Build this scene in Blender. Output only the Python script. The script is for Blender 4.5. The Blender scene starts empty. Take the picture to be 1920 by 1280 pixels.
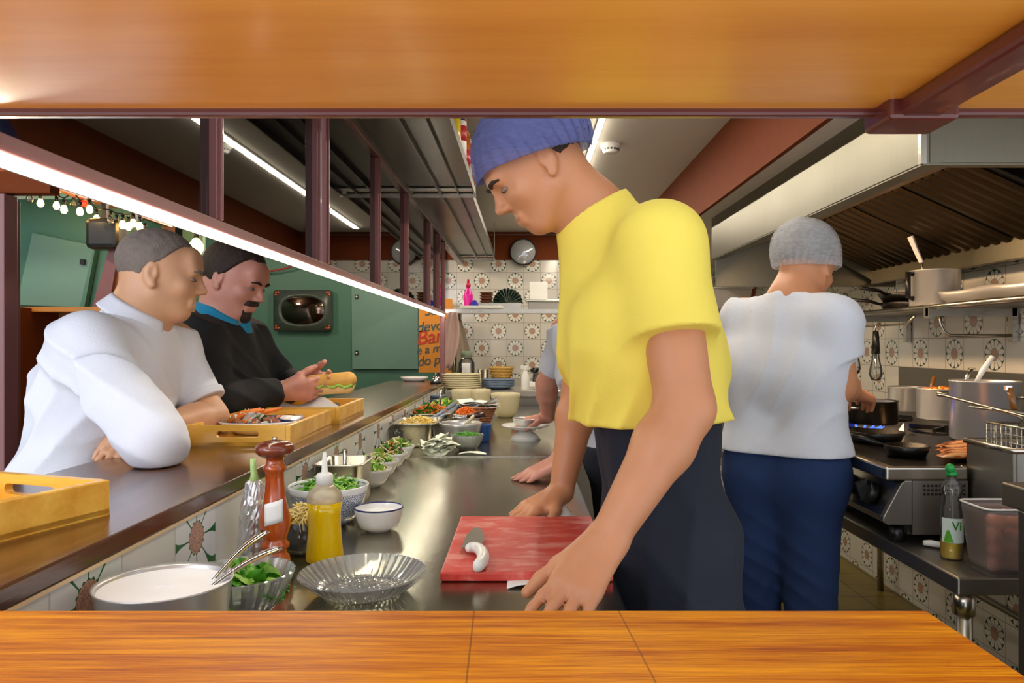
import bpy, math, random
import numpy as np
from mathutils import Vector, Matrix
random.seed(7)
PI = math.pi
CZ = 1.35                      # eye height of the camera
scene = bpy.context.scene
COL = scene.collection
def W(px, py, Y):
    """the point of the place seen at a photo position, at distance Y"""
    return Vector(((px-985)*Y/1400, Y, CZ-(py-645)*Y/1400))
# ------------------------------------------------------------ materials
def lin(c):
    if isinstance(c, str):
        c = [int(c[i:i+2], 16)/255 for i in (0, 2, 4)]
    return tuple(((x/12.92) if x <= .04045 else ((x+.055)/1.055)**2.4) for x in c) + (1,)
class NT:
    def __init__(s, name):
        s.mat = bpy.data.materials.new(name); s.mat.use_nodes = True
        s.t = s.mat.node_tree; s.n = s.t.nodes; s.l = s.t.links
        s.b = s.n['Principled BSDF']; s.out = s.n['Material Output']
    def put(s, sock, v):
        if isinstance(v, bpy.types.NodeSocket): s.l.new(v, sock)
        else: sock.default_value = v
    def m(s, op, a, b=None, c=None, clamp=False):
        n = s.n.new('ShaderNodeMath'); n.operation = op; n.use_clamp = clamp
        s.put(n.inputs[0], a)
        if b is not None: s.put(n.inputs[1], b)
        if c is not None: s.put(n.inputs[2], c)
        return n.outputs[0]
    def mix(s, f, a, b):
        n = s.n.new('ShaderNodeMix'); n.data_type = 'RGBA'
        s.put(n.inputs[0], f); s.put(n.inputs[6], a); s.put(n.inputs[7], b)
        return n.outputs[2]
    def coord(s, kind='Object', scale=None, rot=None):
        n = s.n.new('ShaderNodeTexCoord'); o = n.outputs[kind]
        if scale or rot:
            k = s.n.new('ShaderNodeMapping'); s.l.new(o, k.inputs[0])
            if scale: k.inputs['Scale'].default_value = scale
            if rot: k.inputs['Rotation'].default_value = rot
            o = k.outputs[0]
        return o
    def noise(s, vec, scale=5, detail=4, rough=.55, dist=0):
        n = s.n.new('ShaderNodeTexNoise'); s.l.new(vec, n.inputs['Vector'])
        n.inputs['Scale'].default_value = scale; n.inputs['Detail'].default_value = detail
        n.inputs['Roughness'].default_value = rough; n.inputs['Distortion'].default_value = dist
        return n.outputs[0]
    def ramp(s, f, stops):
        n = s.n.new('ShaderNodeValToRGB'); s.l.new(f, n.inputs[0])
        e = n.color_ramp.elements
        e[0].position, e[0].color = stops[0]; e[1].position, e[1].color = stops[-1]
        for p, c in stops[1:-1]:
            x = e.new(p); x.color = c
        return n.outputs[0]
    def bump(s, h, strength=.3, dist=.01):
        n = s.n.new('ShaderNodeBump'); s.l.new(h, n.inputs['Height'])
        n.inputs['Strength'].default_value = strength; n.inputs['Distance'].default_value = dist
        s.l.new(n.outputs[0], s.b.inputs['Normal'])
    def set(s, **k):
        names = dict(col='Base Color', rough='Roughness', metal='Metallic', spec='Specular IOR Level', trans='Transmission Weight',
                     ior='IOR', coat='Coat Weight', croug='Coat Roughness', sss='Subsurface Weight', alpha='Alpha', sheen='Sheen Weight')
        for a, v in k.items(): s.put(s.b.inputs[names[a]], v)
def mat(name, col, rough=.5, metal=0, var=.12, vs=18, bump=0, bs=60, vscale=None, **k):
    """plain procedural material: base colour with a gentle noise, optional bump"""
    t = NT(name); c = lin(col)
    v = t.coord('Object', vscale)
    f = t.noise(v, vs, 3)
    t.set(col=t.mix(f, tuple(x*(1-var) for x in c[:3])+(1,), tuple(min(1, x*(1+var)) for x in c[:3])+(1,)), rough=rough, metal=metal, **k)
    if bump: t.bump(t.noise(v, bs, 4), bump, .004)
    return t.mat
def wood(name, c1, c2, axis=0, scale=3, stretch=14, rough=.3, coat=.3, streak=.5, dark=None, bump=.05):
    t = NT(name); sc = [stretch]*3; sc[axis] = 1.0
    v = t.coord('Object', tuple(sc))
    a = t.noise(v, scale, 5, .6, .4)
    b = t.noise(v, scale*6, 3, .6)
    f = t.m('ADD', t.m('MULTIPLY', a, 1-streak*.5), t.m('MULTIPLY', b, streak*.5))
    st = [(.32, lin(c1)), (.66, lin(c2))]
    if dark: st = [(.3, lin(dark)), (.42, lin(c1)), (.66, lin(c2))]
    t.set(col=t.ramp(f, st), rough=rough, coat=coat, croug=.12)
    if bump: t.bump(b, bump, .004)
    return t.mat
def steel(name, col='b9b6ae', rough=.28, axis=0, amt=.12, bmp=.04):
    t = NT(name); sc = [60]*3; sc[axis] = 1.5
    v = t.coord('Object', tuple(sc)); f = t.noise(v, 4, 4)
    g = t.noise(t.coord('Object'), 3, 3)
    c = lin(col)
    t.set(col=t.mix(f, tuple(x*.85 for x in c[:3])+(1,), c), metal=1,
          rough=t.m('ADD', t.m('MULTIPLY', g, amt), rough-amt*.5))
    if bmp: t.bump(f, bmp, .002)
    return t.mat
def emis(name, col, strength):
    t = NT(name); t.b.inputs['Emission Color'].default_value = lin(col); t.b.inputs['Emission Strength'].default_value = strength
    t.set(col=lin(col)); return t.mat
def thin_glass(name, tint='ffffff', ior=1.45, haze=0, hazecol='ffffff', rough=.02):
    """thin clear material: see-through mixed with a mirror by Fresnel, optional milky share"""
    t = NT(name); tr = t.n.new('ShaderNodeBsdfTransparent'); tr.inputs[0].default_value = lin(tint)
    gl = t.n.new('ShaderNodeBsdfGlossy'); gl.inputs['Roughness'].default_value = rough
    fr = t.n.new('ShaderNodeFresnel'); fr.inputs[0].default_value = ior
    a = tr.outputs[0]
    if haze:
        df = t.n.new('ShaderNodeBsdfDiffuse'); df.inputs[0].default_value = lin(hazecol)
        tl = t.n.new('ShaderNodeBsdfTranslucent'); tl.inputs[0].default_value = lin(hazecol)
        m0 = t.n.new('ShaderNodeMixShader'); m0.inputs[0].default_value = .4
        t.l.new(df.outputs[0], m0.inputs[1]); t.l.new(tl.outputs[0], m0.inputs[2])
        m1 = t.n.new('ShaderNodeMixShader')
        f = t.noise(t.coord('Object'), 25, 4)
        t.l.new(t.m('MULTIPLY_ADD', f, haze*.5, haze*.75), m1.inputs[0])
        t.l.new(a, m1.inputs[1]); t.l.new(m0.outputs[0], m1.inputs[2]); a = m1.outputs[0]
    m2 = t.n.new('ShaderNodeMixShader')
    t.l.new(fr.outputs[0], m2.inputs[0]); t.l.new(a, m2.inputs[1]); t.l.new(gl.outputs[0], m2.inputs[2])
    t.l.new(m2.outputs[0], t.out.inputs[0]); return t.mat
def tile(name, ua, u0, v0, parity=0, size=.15, n=12, R=.455, rc=.17, rp=.44, rs=.33, base='e4e0d2', green='2f4a36', petal='e9e6da',
         core='c9a088', grout='8c857a', rough=.12):
    t = NT(name); sep = t.n.new('ShaderNodeSeparateXYZ'); t.l.new(t.coord('Object'), sep.inputs[0])
    U = t.m('DIVIDE', t.m('SUBTRACT', sep.outputs[ua], u0), size); V = t.m('DIVIDE', t.m('SUBTRACT', sep.outputs[2], v0), size)
    iu = t.m('FLOOR', U); iv = t.m('FLOOR', V)
    fu = t.m('SUBTRACT', t.m('SUBTRACT', U, iu), .5); fv = t.m('SUBTRACT', t.m('SUBTRACT', V, iv), .5)
    s = t.m('ADD', t.m('ADD', iu, iv), parity); p = t.m('SUBTRACT', s, t.m('MULTIPLY', t.m('FLOOR', t.m('DIVIDE', s, 2)), 2))
    r = t.m('SQRT', t.m('ADD', t.m('MULTIPLY', fu, fu), t.m('MULTIPLY', fv, fv)))
    q = t.m('FRACT', t.m('ADD', t.m('MULTIPLY', t.m('ARCTAN2', fv, fu), n/(2*PI)), 10.0))
    tt = t.m('MULTIPLY', t.m('ABSOLUTE', t.m('SUBTRACT', q, .5)), 2)
    e = t.m('DIVIDE', t.m('SUBTRACT', r, rs), rp-rs, clamp=True)
    w = t.m('MULTIPLY', t.m('SQRT', t.m('SUBTRACT', 1.0001, t.m('MULTIPLY', e, e))), .9)
    pet = t.m('LESS_THAN', tt, w)
    disc = t.m('MULTIPLY', t.m('LESS_THAN', r, R), t.m('LESS_THAN', .5, p))
    pet = t.m('MULTIPLY', pet, disc)
    # jagged collar round the flower's core
    jag = t.m('ADD', rc, t.m('MULTIPLY', t.m('ABSOLUTE', t.m('SUBTRACT', t.m('FRACT', t.m('MULTIPLY', q, 2)), .5)), .05))
    jg = t.m('MULTIPLY', t.m('LESS_THAN', r, jag), disc)
    cr = t.m('MULTIPLY', t.m('LESS_THAN', r, rc), disc)
    gr = t.m('GREATER_THAN', t.m('MAXIMUM', t.m('ABSOLUTE', fu), t.m('ABSOLUTE', fv)), .489)
    nz = t.noise(t.coord('Object'), 400, 2)
    nb = t.noise(t.coord('Object'), 4, 3)
    bc = t.mix(nb, tuple(x*.93 for x in lin(base)[:3])+(1,), lin(base))
    corec = t.mix(t.m('GREATER_THAN', nz, .52), lin(core), tuple(x*.6 for x in lin(core)[:3])+(1,))
    c = t.mix(disc, bc, lin(green)); c = t.mix(pet, c, lin(petal)); c = t.mix(jg, c, lin(green)); c = t.mix(cr, c, corec)
    c = t.mix(gr, c, lin(grout))
    t.set(col=c, rough=t.m('MULTIPLY_ADD', gr, .5, rough))
    t.bump(t.m('SUBTRACT', 1, gr), .15, .002)
    return t.mat
# ------------------------------------------------------------ mesh building
def rotm(rx=0, ry=0, rz=0):
    return Matrix.Rotation(rz, 3, 'Z') @ Matrix.Rotation(ry, 3, 'Y') @ Matrix.Rotation(rx, 3, 'X')
def frame(d, up=(0, 0, 1)):
    d = Vector(d).normalized(); u = Vector(up)
    if abs(d.dot(u)) > .98 * u.length: u = Vector((1, 0, 0))
    s = d.cross(u).normalized(); return s, s.cross(d).normalized(), d
class MB:
    def __init__(s): s.v = []; s.f = []; s.sm = []; s.mi = []
    def add(s, vs, fs, sm=False, mi=0):
        b = len(s.v); s.v += [tuple(x) for x in vs]; s.f += [tuple(b+i for i in f) for f in fs]
        s.sm += [sm]*len(fs); s.mi += [mi]*len(fs); return s
    def box(s, c, d, R=None, mi=0):
        c = Vector(c); P = []
        for x in (-.5, .5):
            for y in (-.5, .5):
                for z in (-.5, .5):
                    p = Vector((x*d[0], y*d[1], z*d[2])); P.append(c+(R @ p if R else p))
        return s.add(P, [(0, 1, 3, 2), (4, 6, 7, 5), (0, 4, 5, 1), (2, 3, 7, 6), (0, 2, 6, 4), (1, 5, 7, 3)], False, mi)
    def bx(s, x0, x1, y0, y1, z0, z1, mi=0):
        return s.box(((x0+x1)/2, (y0+y1)/2, (z0+z1)/2), (abs(x1-x0), abs(y1-y0), abs(z1-z0)), None, mi)
    def hexa(s, P, mi=0):
        """eight corners: bottom four, then top four"""
        return s.add(P, [(0, 3, 2, 1), (4, 5, 6, 7), (0, 1, 5, 4), (1, 2, 6, 5), (2, 3, 7, 6), (3, 0, 4, 7)], False, mi)
    def lathe(s, prof, c=(0, 0, 0), seg=32, R=None, fn=None, sm=True, mi=0, a0=0, a1=2*PI):
        c = Vector(c); n = len(prof); full = abs(a1-a0-2*PI) < 1e-6; P = []
        m = seg if full else seg+1
        for i in range(m):
            a = a0+(a1-a0)*i/seg
            for r, z in prof:
                if fn: r, z = fn(a, r, z)
                p = Vector((r*math.cos(a), r*math.sin(a), z)); P.append(c+(R @ p if R else p))
        F = []
        for i in range(seg):
            j = (i+1) % m
            for k in range(n-1): F.append((i*n+k, j*n+k, j*n+k+1, i*n+k+1))
        return s.add(P, F, sm, mi)
    def cyl(s, a, b, r0, r1=None, seg=16, sm=True, mi=0):
        return s.tube([a, b], [r0, r0 if r1 is None else r1], seg, sm, mi)
    def tube(s, pts, r, seg=10, sm=True, mi=0, closed=False):
        pts = [Vector(p) for p in pts]; n = len(pts)
        rr = r if isinstance(r, (list, tuple)) else [r]*n
        up = None; P = []
        for i, p in enumerate(pts):
            if closed: d = pts[(i+1) % n]-pts[i-1]
            else: d = pts[min(i+1, n-1)]-pts[max(i-1, 0)]
            d = d.normalized() if d.length > 1e-9 else Vector((0, 0, 1))
            if up is None: a, up, _ = frame(d)
            a = d.cross(up)
            if a.length < 1e-6: a, up, _ = frame(d)
            a.normalize(); up = a.cross(d).normalized()
            for k in range(seg):
                t = 2*PI*k/seg; P.append(p+(a*math.cos(t)+up*math.sin(t))*rr[i])
        F = []
        for i in range(n if closed else n-1):
            j = (i+1) % n
            for k in range(seg):
                l = (k+1) % seg; F.append((i*seg+k, i*seg+l, j*seg+l, j*seg+k))
        s.add(P, F, sm, mi)
        if not closed:
            b = len(s.v)-len(P)
            s.f += [tuple(b+k for k in range(seg))[::-1], tuple(b+(n-1)*seg+k for k in range(seg))]
            s.sm += [False]*2; s.mi += [mi]*2
        return s
    def sph(s, c, r, seg=12, mi=0, R=None):
        r = r if isinstance(r, (list, tuple)) else (r, r, r); c = Vector(c); P = []; F = []
        h = seg//2
        for i in range(h+1):
            t = PI*i/h
            for k in range(seg):
                a = 2*PI*k/seg; p = Vector((r[0]*math.sin(t)*math.cos(a), r[1]*math.sin(t)*math.sin(a), r[2]*math.cos(t)))
                P.append(c+(R @ p if R else p))
        for i in range(h):
            for k in range(seg):
                l = (k+1) % seg; F.append((i*seg+k, (i+1)*seg+k, (i+1)*seg+l, i*seg+l))
        return s.add(P, F, True, mi)
    def prism(s, pts, off, sm=False, mi=0):
        """polygon of 3D points pushed along the vector off"""
        pts = [Vector(p) for p in pts]; off = Vector(off); n = len(pts)
        P = pts+[p+off for p in pts]
        F = [tuple(range(n))[::-1], tuple(range(n, 2*n))]+[(i, (i+1) % n, n+(i+1) % n, n+i) for i in range(n)]
        return s.add(P, F, sm, mi)
    def grid(s, fn, nu, nv, sm=True, mi=0):
        P = [fn(i/nu, j/nv) for i in range(nu+1) for j in range(nv+1)]
        F = [(i*(nv+1)+j, (i+1)*(nv+1)+j, (i+1)*(nv+1)+j+1, i*(nv+1)+j+1) for i in range(nu) for j in range(nv)]
        return s.add(P, F, sm, mi)
    def shift(s, d):
        d = Vector(d); s.v = [tuple(Vector(p)+d) for p in s.v]; return s
def O(name, mb, m, parent=None, world=False, loc=None, rz=0, bevel=0, keep=False, solid=0, label=None, cat=None, group=None, kind=None, sub=0):
    """links a mesh as ONE object; world=True: the coordinates given are those of the place"""
    me = bpy.data.meshes.new(name)
    v = np.array(mb.v, dtype=float)
    o = bpy.data.objects.new(name, me)
    if parent is not None:
        o.parent = parent
        if world:
            p = parent
            L = np.zeros(3)
            while p is not None: L += np.array(p.location); p = p.parent
            v = v-L
        if loc: o.location = loc
    elif world and not keep:
        b = np.array([(v[:, 0].min()+v[:, 0].max())/2, (v[:, 1].min()+v[:, 1].max())/2, v[:, 2].min()])
        v = v-b; o.location = b
    elif loc: o.location = loc
    if rz: o.rotation_euler = (0, 0, rz)
    me.from_pydata(v.tolist(), [], mb.f)
    me.polygons.foreach_set('use_smooth', mb.sm)
    for x in (m if isinstance(m, (list, tuple)) else [m]): me.materials.append(x)
    if any(mb.mi): me.polygons.foreach_set('material_index', mb.mi)
    me.update(); COL.objects.link(o)
    if solid:
        k = o.modifiers.new('thick', 'SOLIDIFY'); k.thickness = solid; k.offset = 0
    if sub:
        k = o.modifiers.new('sub', 'SUBSURF'); k.levels = sub; k.render_levels = sub
    if bevel:
        k = o.modifiers.new('edge', 'BEVEL'); k.width = bevel; k.segments = 2; k.limit_method = 'ANGLE'; k.angle_limit = .6
    tag(o, label, cat, group, kind); return o
def tag(o, label=None, cat=None, group=None, kind=None):
    if label: o['label'] = label
    if cat: o['category'] = cat
    if group: o['group'] = group
    if kind: o['kind'] = kind
    return o
def T(name, label, cat, loc=(0, 0, 0), rz=0, group=None, kind=None):
    o = bpy.data.objects.new(name, None); COL.objects.link(o); o.location = loc; o.rotation_euler = (0, 0, rz)
    o.empty_display_size = .05
    return tag(o, label, cat, group, kind)
def ST(name, mb, m, parent=None, bevel=0):
    return O(name, mb, m, parent, keep=True, bevel=bevel, kind='structure' if parent is None else None)
def dup(root, loc, rz=0, label=None, group=None):
    def cp(o, par):
        c = o.copy(); COL.objects.link(c); c.parent = par
        for ch in list(o.children): cp(ch, c)
        return c
    r = cp(root, None); r.location = loc; r.rotation_euler = (0, 0, rz)
    if label: r['label'] = label
    if group: r['group'] = group
    return r
def text(name, s, size, m, parent, loc, rot, depth=.001, shear=0, sx=1, align='CENTER'):
    cu = bpy.data.curves.new(name, 'FONT'); cu.body = s; cu.size = size; cu.extrude = depth; cu.shear = shear
    cu.align_x = align; cu.align_y = 'CENTER'; cu.space_character = .95
    tmp = bpy.data.objects.new(name, cu); COL.objects.link(tmp)
    me = bpy.data.meshes.new_from_object(tmp.evaluated_get(bpy.context.evaluated_depsgraph_get()))
    bpy.data.objects.remove(tmp); bpy.data.curves.remove(cu)
    o = bpy.data.objects.new(name, me); COL.objects.link(o); o.parent = parent; o.location = loc; o.rotation_euler = rot; o.scale = (sx, 1, 1)
    me.materials.clear(); me.materials.append(m); return o
# ------------------------------------------------------------ smooth solids from signed distance fields
class SD:
    def __init__(s): s.p = []
    def cap(s, a, b, ra, rb=None, k=.02, sub=False):
        s.p.append(('c', np.array(a, np.float32), np.array(b, np.float32), ra, ra if rb is None else rb, k, sub)); return s
    def ell(s, c, r, k=.02, fr=None, sub=False):
        r = (r, r, r) if isinstance(r, (int, float)) else r
        M = np.eye(3, dtype=np.float32) if fr is None else np.array([list(x) for x in fr], np.float32)
        s.p.append(('e', np.array(c, np.float32), np.array(r, np.float32), M, k, sub)); return s
    def ev(s, P):
        d = np.full(len(P), 9., np.float32)
        for q in s.p:
            if q[0] == 'c':
                _, a, b, ra, rb, k, sub = q; ba = b-a; L = float(ba@ba)+1e-9
                pa = P-a; h = np.clip(pa@ba/L, 0, 1)
                di = np.sqrt(((pa-h[:, None]*ba)**2).sum(1))-(ra+h*(rb-ra))
            else:
                _, c, r, M, k, sub = q
                x = (P-c)@M.T/r; k0 = np.sqrt((x*x).sum(1)); k1 = np.sqrt(((x/r)**2).sum(1))+1e-6
                di = k0*(k0-1)/k1; di = np.where(k0 < .2, -float(r.min())*.8, di)
            if sub:
                di = -di; h = np.maximum(k-np.abs(d-di), 0)/k; d = np.maximum(d, di)+h*h*k/4
            else:
                h = np.maximum(k-np.abs(d-di), 0)/k; d = np.minimum(d, di)-h*h*k/4
        return d
    def box(s, pad):
        lo = np.full(3, 9.); hi = np.full(3, -9.)
        for q in s.p:
            if q[-1]: continue
            if q[0] == 'c':
                for c, r in ((q[1], q[3]), (q[2], q[4])): lo = np.minimum(lo, c-r); hi = np.maximum(hi, c+r)
            else:
                r = float(q[2].max()); lo = np.minimum(lo, q[1]-r); hi = np.maximum(hi, q[1]+r)
        return lo-pad, hi+pad
def solid(sd, h=.005, fn=None, lo=None, hi=None, smooth=2):
    """surface net of the field sd (fn(P, d) may change it) as a mesh"""
    a, b = sd.box(.02)
    if lo is not None: a = np.maximum(a, np.array(lo))
    if hi is not None: b = np.minimum(b, np.array(hi))
    B = 8; nb = np.ceil((b-a)/(h*B)).astype(int)+1; n = nb*B
    f = (lambda P: fn(P, sd.ev(P))) if fn else sd.ev
    gi = np.stack(np.meshgrid(*[np.arange(k) for k in nb], indexing='ij'), -1).reshape(-1, 3)
    cen = (a+(gi*B+B/2)*h).astype(np.float32); dc = f(cen)
    D = np.empty(tuple(n), np.float32)
    D[:] = np.repeat(np.repeat(np.repeat(np.sign(dc).reshape(nb), B, 0), B, 1), B, 2)
    act = gi[np.abs(dc) < h*B*1.35+.006]
    loc = np.stack(np.meshgrid(*[np.arange(B)]*3, indexing='ij'), -1).reshape(-1, 3)
    for c0 in range(0, len(act), 1500):
        ix = (act[c0:c0+1500, None, :]*B+loc[None]).reshape(-1, 3)
        D[ix[:, 0], ix[:, 1], ix[:, 2]] = f((a+ix*h).astype(np.float32))
    ng = D < 0
    cs = [(i, j, k) for i in (0, 1) for j in (0, 1) for k in (0, 1)]
    sh = lambda A, i, j, k: A[i:n[0]-1+i, j:n[1]-1+j, k:n[2]-1+k]
    cnt = np.zeros(tuple(n-1), np.uint8)
    for c in cs: cnt += sh(ng, *c)
    cell = np.argwhere((cnt > 0) & (cnt < 8))
    idx = np.full(tuple(n), -1, np.int32); idx[cell[:, 0], cell[:, 1], cell[:, 2]] = np.arange(len(cell))
    val = {c: D[cell[:, 0]+c[0], cell[:, 1]+c[1], cell[:, 2]+c[2]] for c in cs}
    acc = np.zeros((len(cell), 3)); w = np.zeros(len(cell))
    for c in cs:
        for ax in range(3):
            if c[ax]: continue
            e = list(c); e[ax] = 1; e = tuple(e); v0, v1 = val[c], val[e]
            cr = (v0 < 0) != (v1 < 0); t = np.where(cr, v0/(v0-v1+1e-12), 0)
            p = np.array(c, float)[None].repeat(len(cell), 0); p[:, ax] += t
            acc[cr] += p[cr]; w[cr] += 1
    V = a+(cell+acc/w[:, None])*h
    Q = []
    for ax in range(3):
        o = [0, 0, 0]; o[ax] = 1; u, v = (ax+1) % 3, (ax+2) % 3
        A = ng[tuple(slice(0, n[i]-1) for i in range(3))]
        Bm = ng[tuple(slice(o[i], n[i]-1+o[i]) for i in range(3))]
        for s_, sel in ((1, A & ~Bm), (0, ~A & Bm)):
            e = np.argwhere(sel); e = e[(e[:, u] > 0) & (e[:, v] > 0)]
            if not len(e): continue
            du = np.zeros(3, int); du[u] = 1; dv = np.zeros(3, int); dv[v] = 1
            g = lambda x: idx[x[:, 0], x[:, 1], x[:, 2]]
            q = np.stack([g(e-du-dv), g(e-dv), g(e), g(e-du)], 1)
            if not s_: q = q[:, ::-1]
            Q.append(q[(q >= 0).all(1)])
    Q = np.concatenate(Q)
    # light relaxation of the net
    for _ in range(int(smooth)):
        s_ = np.zeros_like(V); c_ = np.zeros(len(V))
        for i in range(4):
            np.add.at(s_, Q[:, i], V[Q[:, (i+1) % 4]]); np.add.at(c_, Q[:, i], 1)
            np.add.at(s_, Q[:, i], V[Q[:, i-1]]); np.add.at(c_, Q[:, i], 1)
        V = V*.45+.55*s_/np.maximum(c_, 1)[:, None]
    m = MB(); m.v = V.tolist(); m.f = Q.tolist(); m.sm = [True]*len(Q); m.mi = [0]*len(Q)
    return m
# ============================================================ materials of the place
M = {}
M['slab'] = wood('dark_bar_wood', '40200e', '6e4022', axis=1, scale=2.2, stretch=16, rough=.24, coat=.35, dark='2e170a')
M['counter'] = wood('amber_counter_wood', 'be6200', 'ffb010', axis=0, scale=3, stretch=26, rough=.42, coat=0, dark='7a3800', bump=.25, streak=.8)
def joints_(m0):
    t = NT.__new__(NT); t.mat = m0; t.t = m0.node_tree; t.n = t.t.nodes; t.l = t.t.links; t.b = t.n['Principled BSDF']
    src = t.b.inputs['Base Color'].links[0].from_socket; sp = t.n.new('ShaderNodeSeparateXYZ'); t.l.new(t.coord(), sp.inputs[0])
    k = None
    for x0, sl in ((-.04, -.03), (.10, -.06)):
        e = t.m('LESS_THAN', t.m('ABSOLUTE', t.m('SUBTRACT', t.m('SUBTRACT', sp.outputs[0], x0), t.m('MULTIPLY', sp.outputs[1], sl))), .0007)
        k = e if k is None else t.m('MAXIMUM', k, e)
    t.set(col=t.mix(t.m('MULTIPLY', k, .6), src, lin('5a2a00')))
joints_(M['counter']); M['counter'].node_tree.nodes['Principled BSDF'].inputs['Specular IOR Level'].default_value = .2
M['soffit'] = wood('honey_board_wood', 'cc8626', 'e8a844', axis=0, scale=1.1, stretch=9, rough=.3, coat=.2, streak=.3, bump=.02)
M['burg'] = mat('burgundy_paint', '5a2620', .3, bump=.1, bs=40, coat=.3)
M['rose'] = mat('rose_brown_paint', '7a4a48', .35, bump=.1, bs=40, coat=.2)
M['brownwall'] = mat('brown_wall_paint', '6e3210', .7, spec=.15)
M['ceil'] = mat('ceiling_paint', 'ccc6bc', .7, var=.03)
M['dceil'] = mat('dark_brown_ceiling', '4a3a30', .5, var=.2, vs=3)
M['green'] = mat('green_wall_paint', '487866', .5, var=.06, vs=3)
M['greendoor'] = mat('green_hatch_paint', '668f82', .45, var=.04)
M['darkpanel'] = mat('dark_panel', '1c1612', .6)
M['steel'] = steel('brushed_steel', 'c2beb2', .26, axis=1)
M['worksteel'] = steel('worktop_steel', 'a8a490', .2, axis=0, amt=.2, bmp=.05)
M['dsteel'] = steel('dull_steel', '9c978e', .4, axis=1)
M['hoodsteel'] = steel('hood_steel', '848070', .36, axis=2, amt=.1, bmp=.08)
M['filter'] = steel('greasy_filter_steel', '5e4e38', .42, axis=0)
M['alum'] = mat('polished_aluminium', 'c4c4c2', .3, metal=.6, var=.06, vs=6, vscale=(1, 1, 8))
M['chrome'] = steel('chrome', 'e8e8e8', .1, axis=2, bmp=0)
M['white'] = mat('white_ceramic', 'eeedea', .15, var=.02, coat=.3)
M['whitep'] = mat('white_plastic', 'e6e6e0', .35, var=.03)
M['black'] = mat('black_plastic', '141414', .35, var=.2)
M['iron'] = mat('black_iron', '17130f', .3, metal=.3, var=.3, bump=.2)
M['navy'] = mat('blue_rim_glaze', '1c2f66', .2)
M['pane'] = thin_glass('window_glass', 'b8b0a4', 2.3)
M['glass'] = thin_glass('clear_glass', 'f0f4f0', 1.5, haze=.06)
M['tileR'] = tile('tile_side', 1, 3.141, 1.2295, 1)
M['tileB'] = tile('tile_back', 0, -.4645, 1.5406, 1, base='d6d2c6')
M['tileP'] = tile('tile_pillar', 0, 1.273, .772, 1)
M['tileL'] = tile('tile_low_wall', 1, 1.138, .961, 1, n=8, R=.8, rc=.17, rp=.62, rs=.27, base='dfe0dc', green='2c6a3c', petal='e2e5e6', core='c79a86', grout='b9b9b4')
def floor_mat():
    t = NT('olive_floor_tiles'); sep = t.n.new('ShaderNodeSeparateXYZ'); t.l.new(t.coord(), sep.inputs[0])
    f = [t.m('ABSOLUTE', t.m('SUBTRACT', t.m('FRACT', t.m('DIVIDE', sep.outputs[i], .2)), .5)) for i in (0, 1)]
    g = t.m('GREATER_THAN', t.m('MAXIMUM', *f), .485)
    n = t.noise(t.coord(), 6, 4)
    t.set(col=t.mix(g, t.mix(n, lin('6b5a1e'), lin('94802e')), lin('2c2412')), rough=.35); return t.mat
M['floor'] = floor_mat()
# ============================================================ the room
ST('floor', MB().bx(-3, 2.15, .2, 6.8, -.1, 0), M['floor'])
ST('ceiling', MB().bx(-.56, .915, .8, 6.8, 2.35, 2.45), M['ceil'])
ST('ceiling.001', MB().bx(-3, -.56, .9, 6.8, 2.33, 2.43), M['dceil'])
ST('ceiling.002', MB().bx(.93, 2.12, .8, 6.8, 2.03, 2.45), M['ceil'])
ST('trim_1', MB().bx(.91, .93, .8, 6.8, 2.03, 2.45), M['brownwall'])
ST('wall_back', MB().bx(-.72, 2.12, 6.67, 6.8, 0, 2.1), M['tileB'])
ST('wall_back.001', MB().bx(-.72, 2.12, 6.66, 6.8, 2.1, 2.45), M['brownwall'])
ST('trim_2', MB().bx(-.72, .93, 6.645, 6.66, 2.318, 2.33), M['rose'])
ST('wall_back.002', MB().bx(-3.0, -.72, 6.6, 6.8, 0, 2.45), M['green'])
ST('wall_right', MB().bx(2.02, 2.12, .9, 6.8, 0, 2.45), M['tileR'])
ST('wall_left', MB().bx(-3.1, -3.0, .9, 6.8, 0, 2.45), M['green'])
ST('wall_divider', MB().bx(-.62, -.534, .74, 5.0, 0, 1.074), M['tileL'])
ST('trim_3', MB().bx(-.62, -.529, .74, 5.0, 1.074, 1.079), mat('cream_edging', 'e0c49a', .4))
# --- bar slab, front counter, soffit
O('bar_top', MB().bx(-.907, -.5285, .692, 5.0, 1.079, 1.105), M['slab'], world=True, bevel=.003,
  label='long dark brown varnished bar top carrying the yellow wooden trays', cat='bar top')
t = T('counter', 'amber wooden pass counter across the bottom of the view', 'counter', (0, .45, 0))
O('counter_top', MB().bx(-.95, .371, .2, .69, 1.062, 1.105), M['counter'], t, True, bevel=.004)
O('base_panel', MB().bx(-.9, .3, .28, .64, 0, 1.062), M['darkpanel'], t, True)
t = T('overhead_board', 'honey-coloured wooden soffit board above the pass opening', 'board', (0, .5, 1.567))
O('board', MB().bx(-.9, 1.3, .2, .688, 1.567, 1.66), M['soffit'], t, True)
O('edge_trim', MB().bx(-.9, 1.3, .688, .70, 1.5605, 1.66), M['burg'], t, True, bevel=.003, label='burgundy edge strip')
O('cross_batten', MB().bx(.332, .37, .2, .70, 1.552, 1.567).bx(.322, .385, .66, .712, 1.549, 1.575), M['burg'], t, True, bevel=.004, label='burgundy batten with a thick foot')
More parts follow.
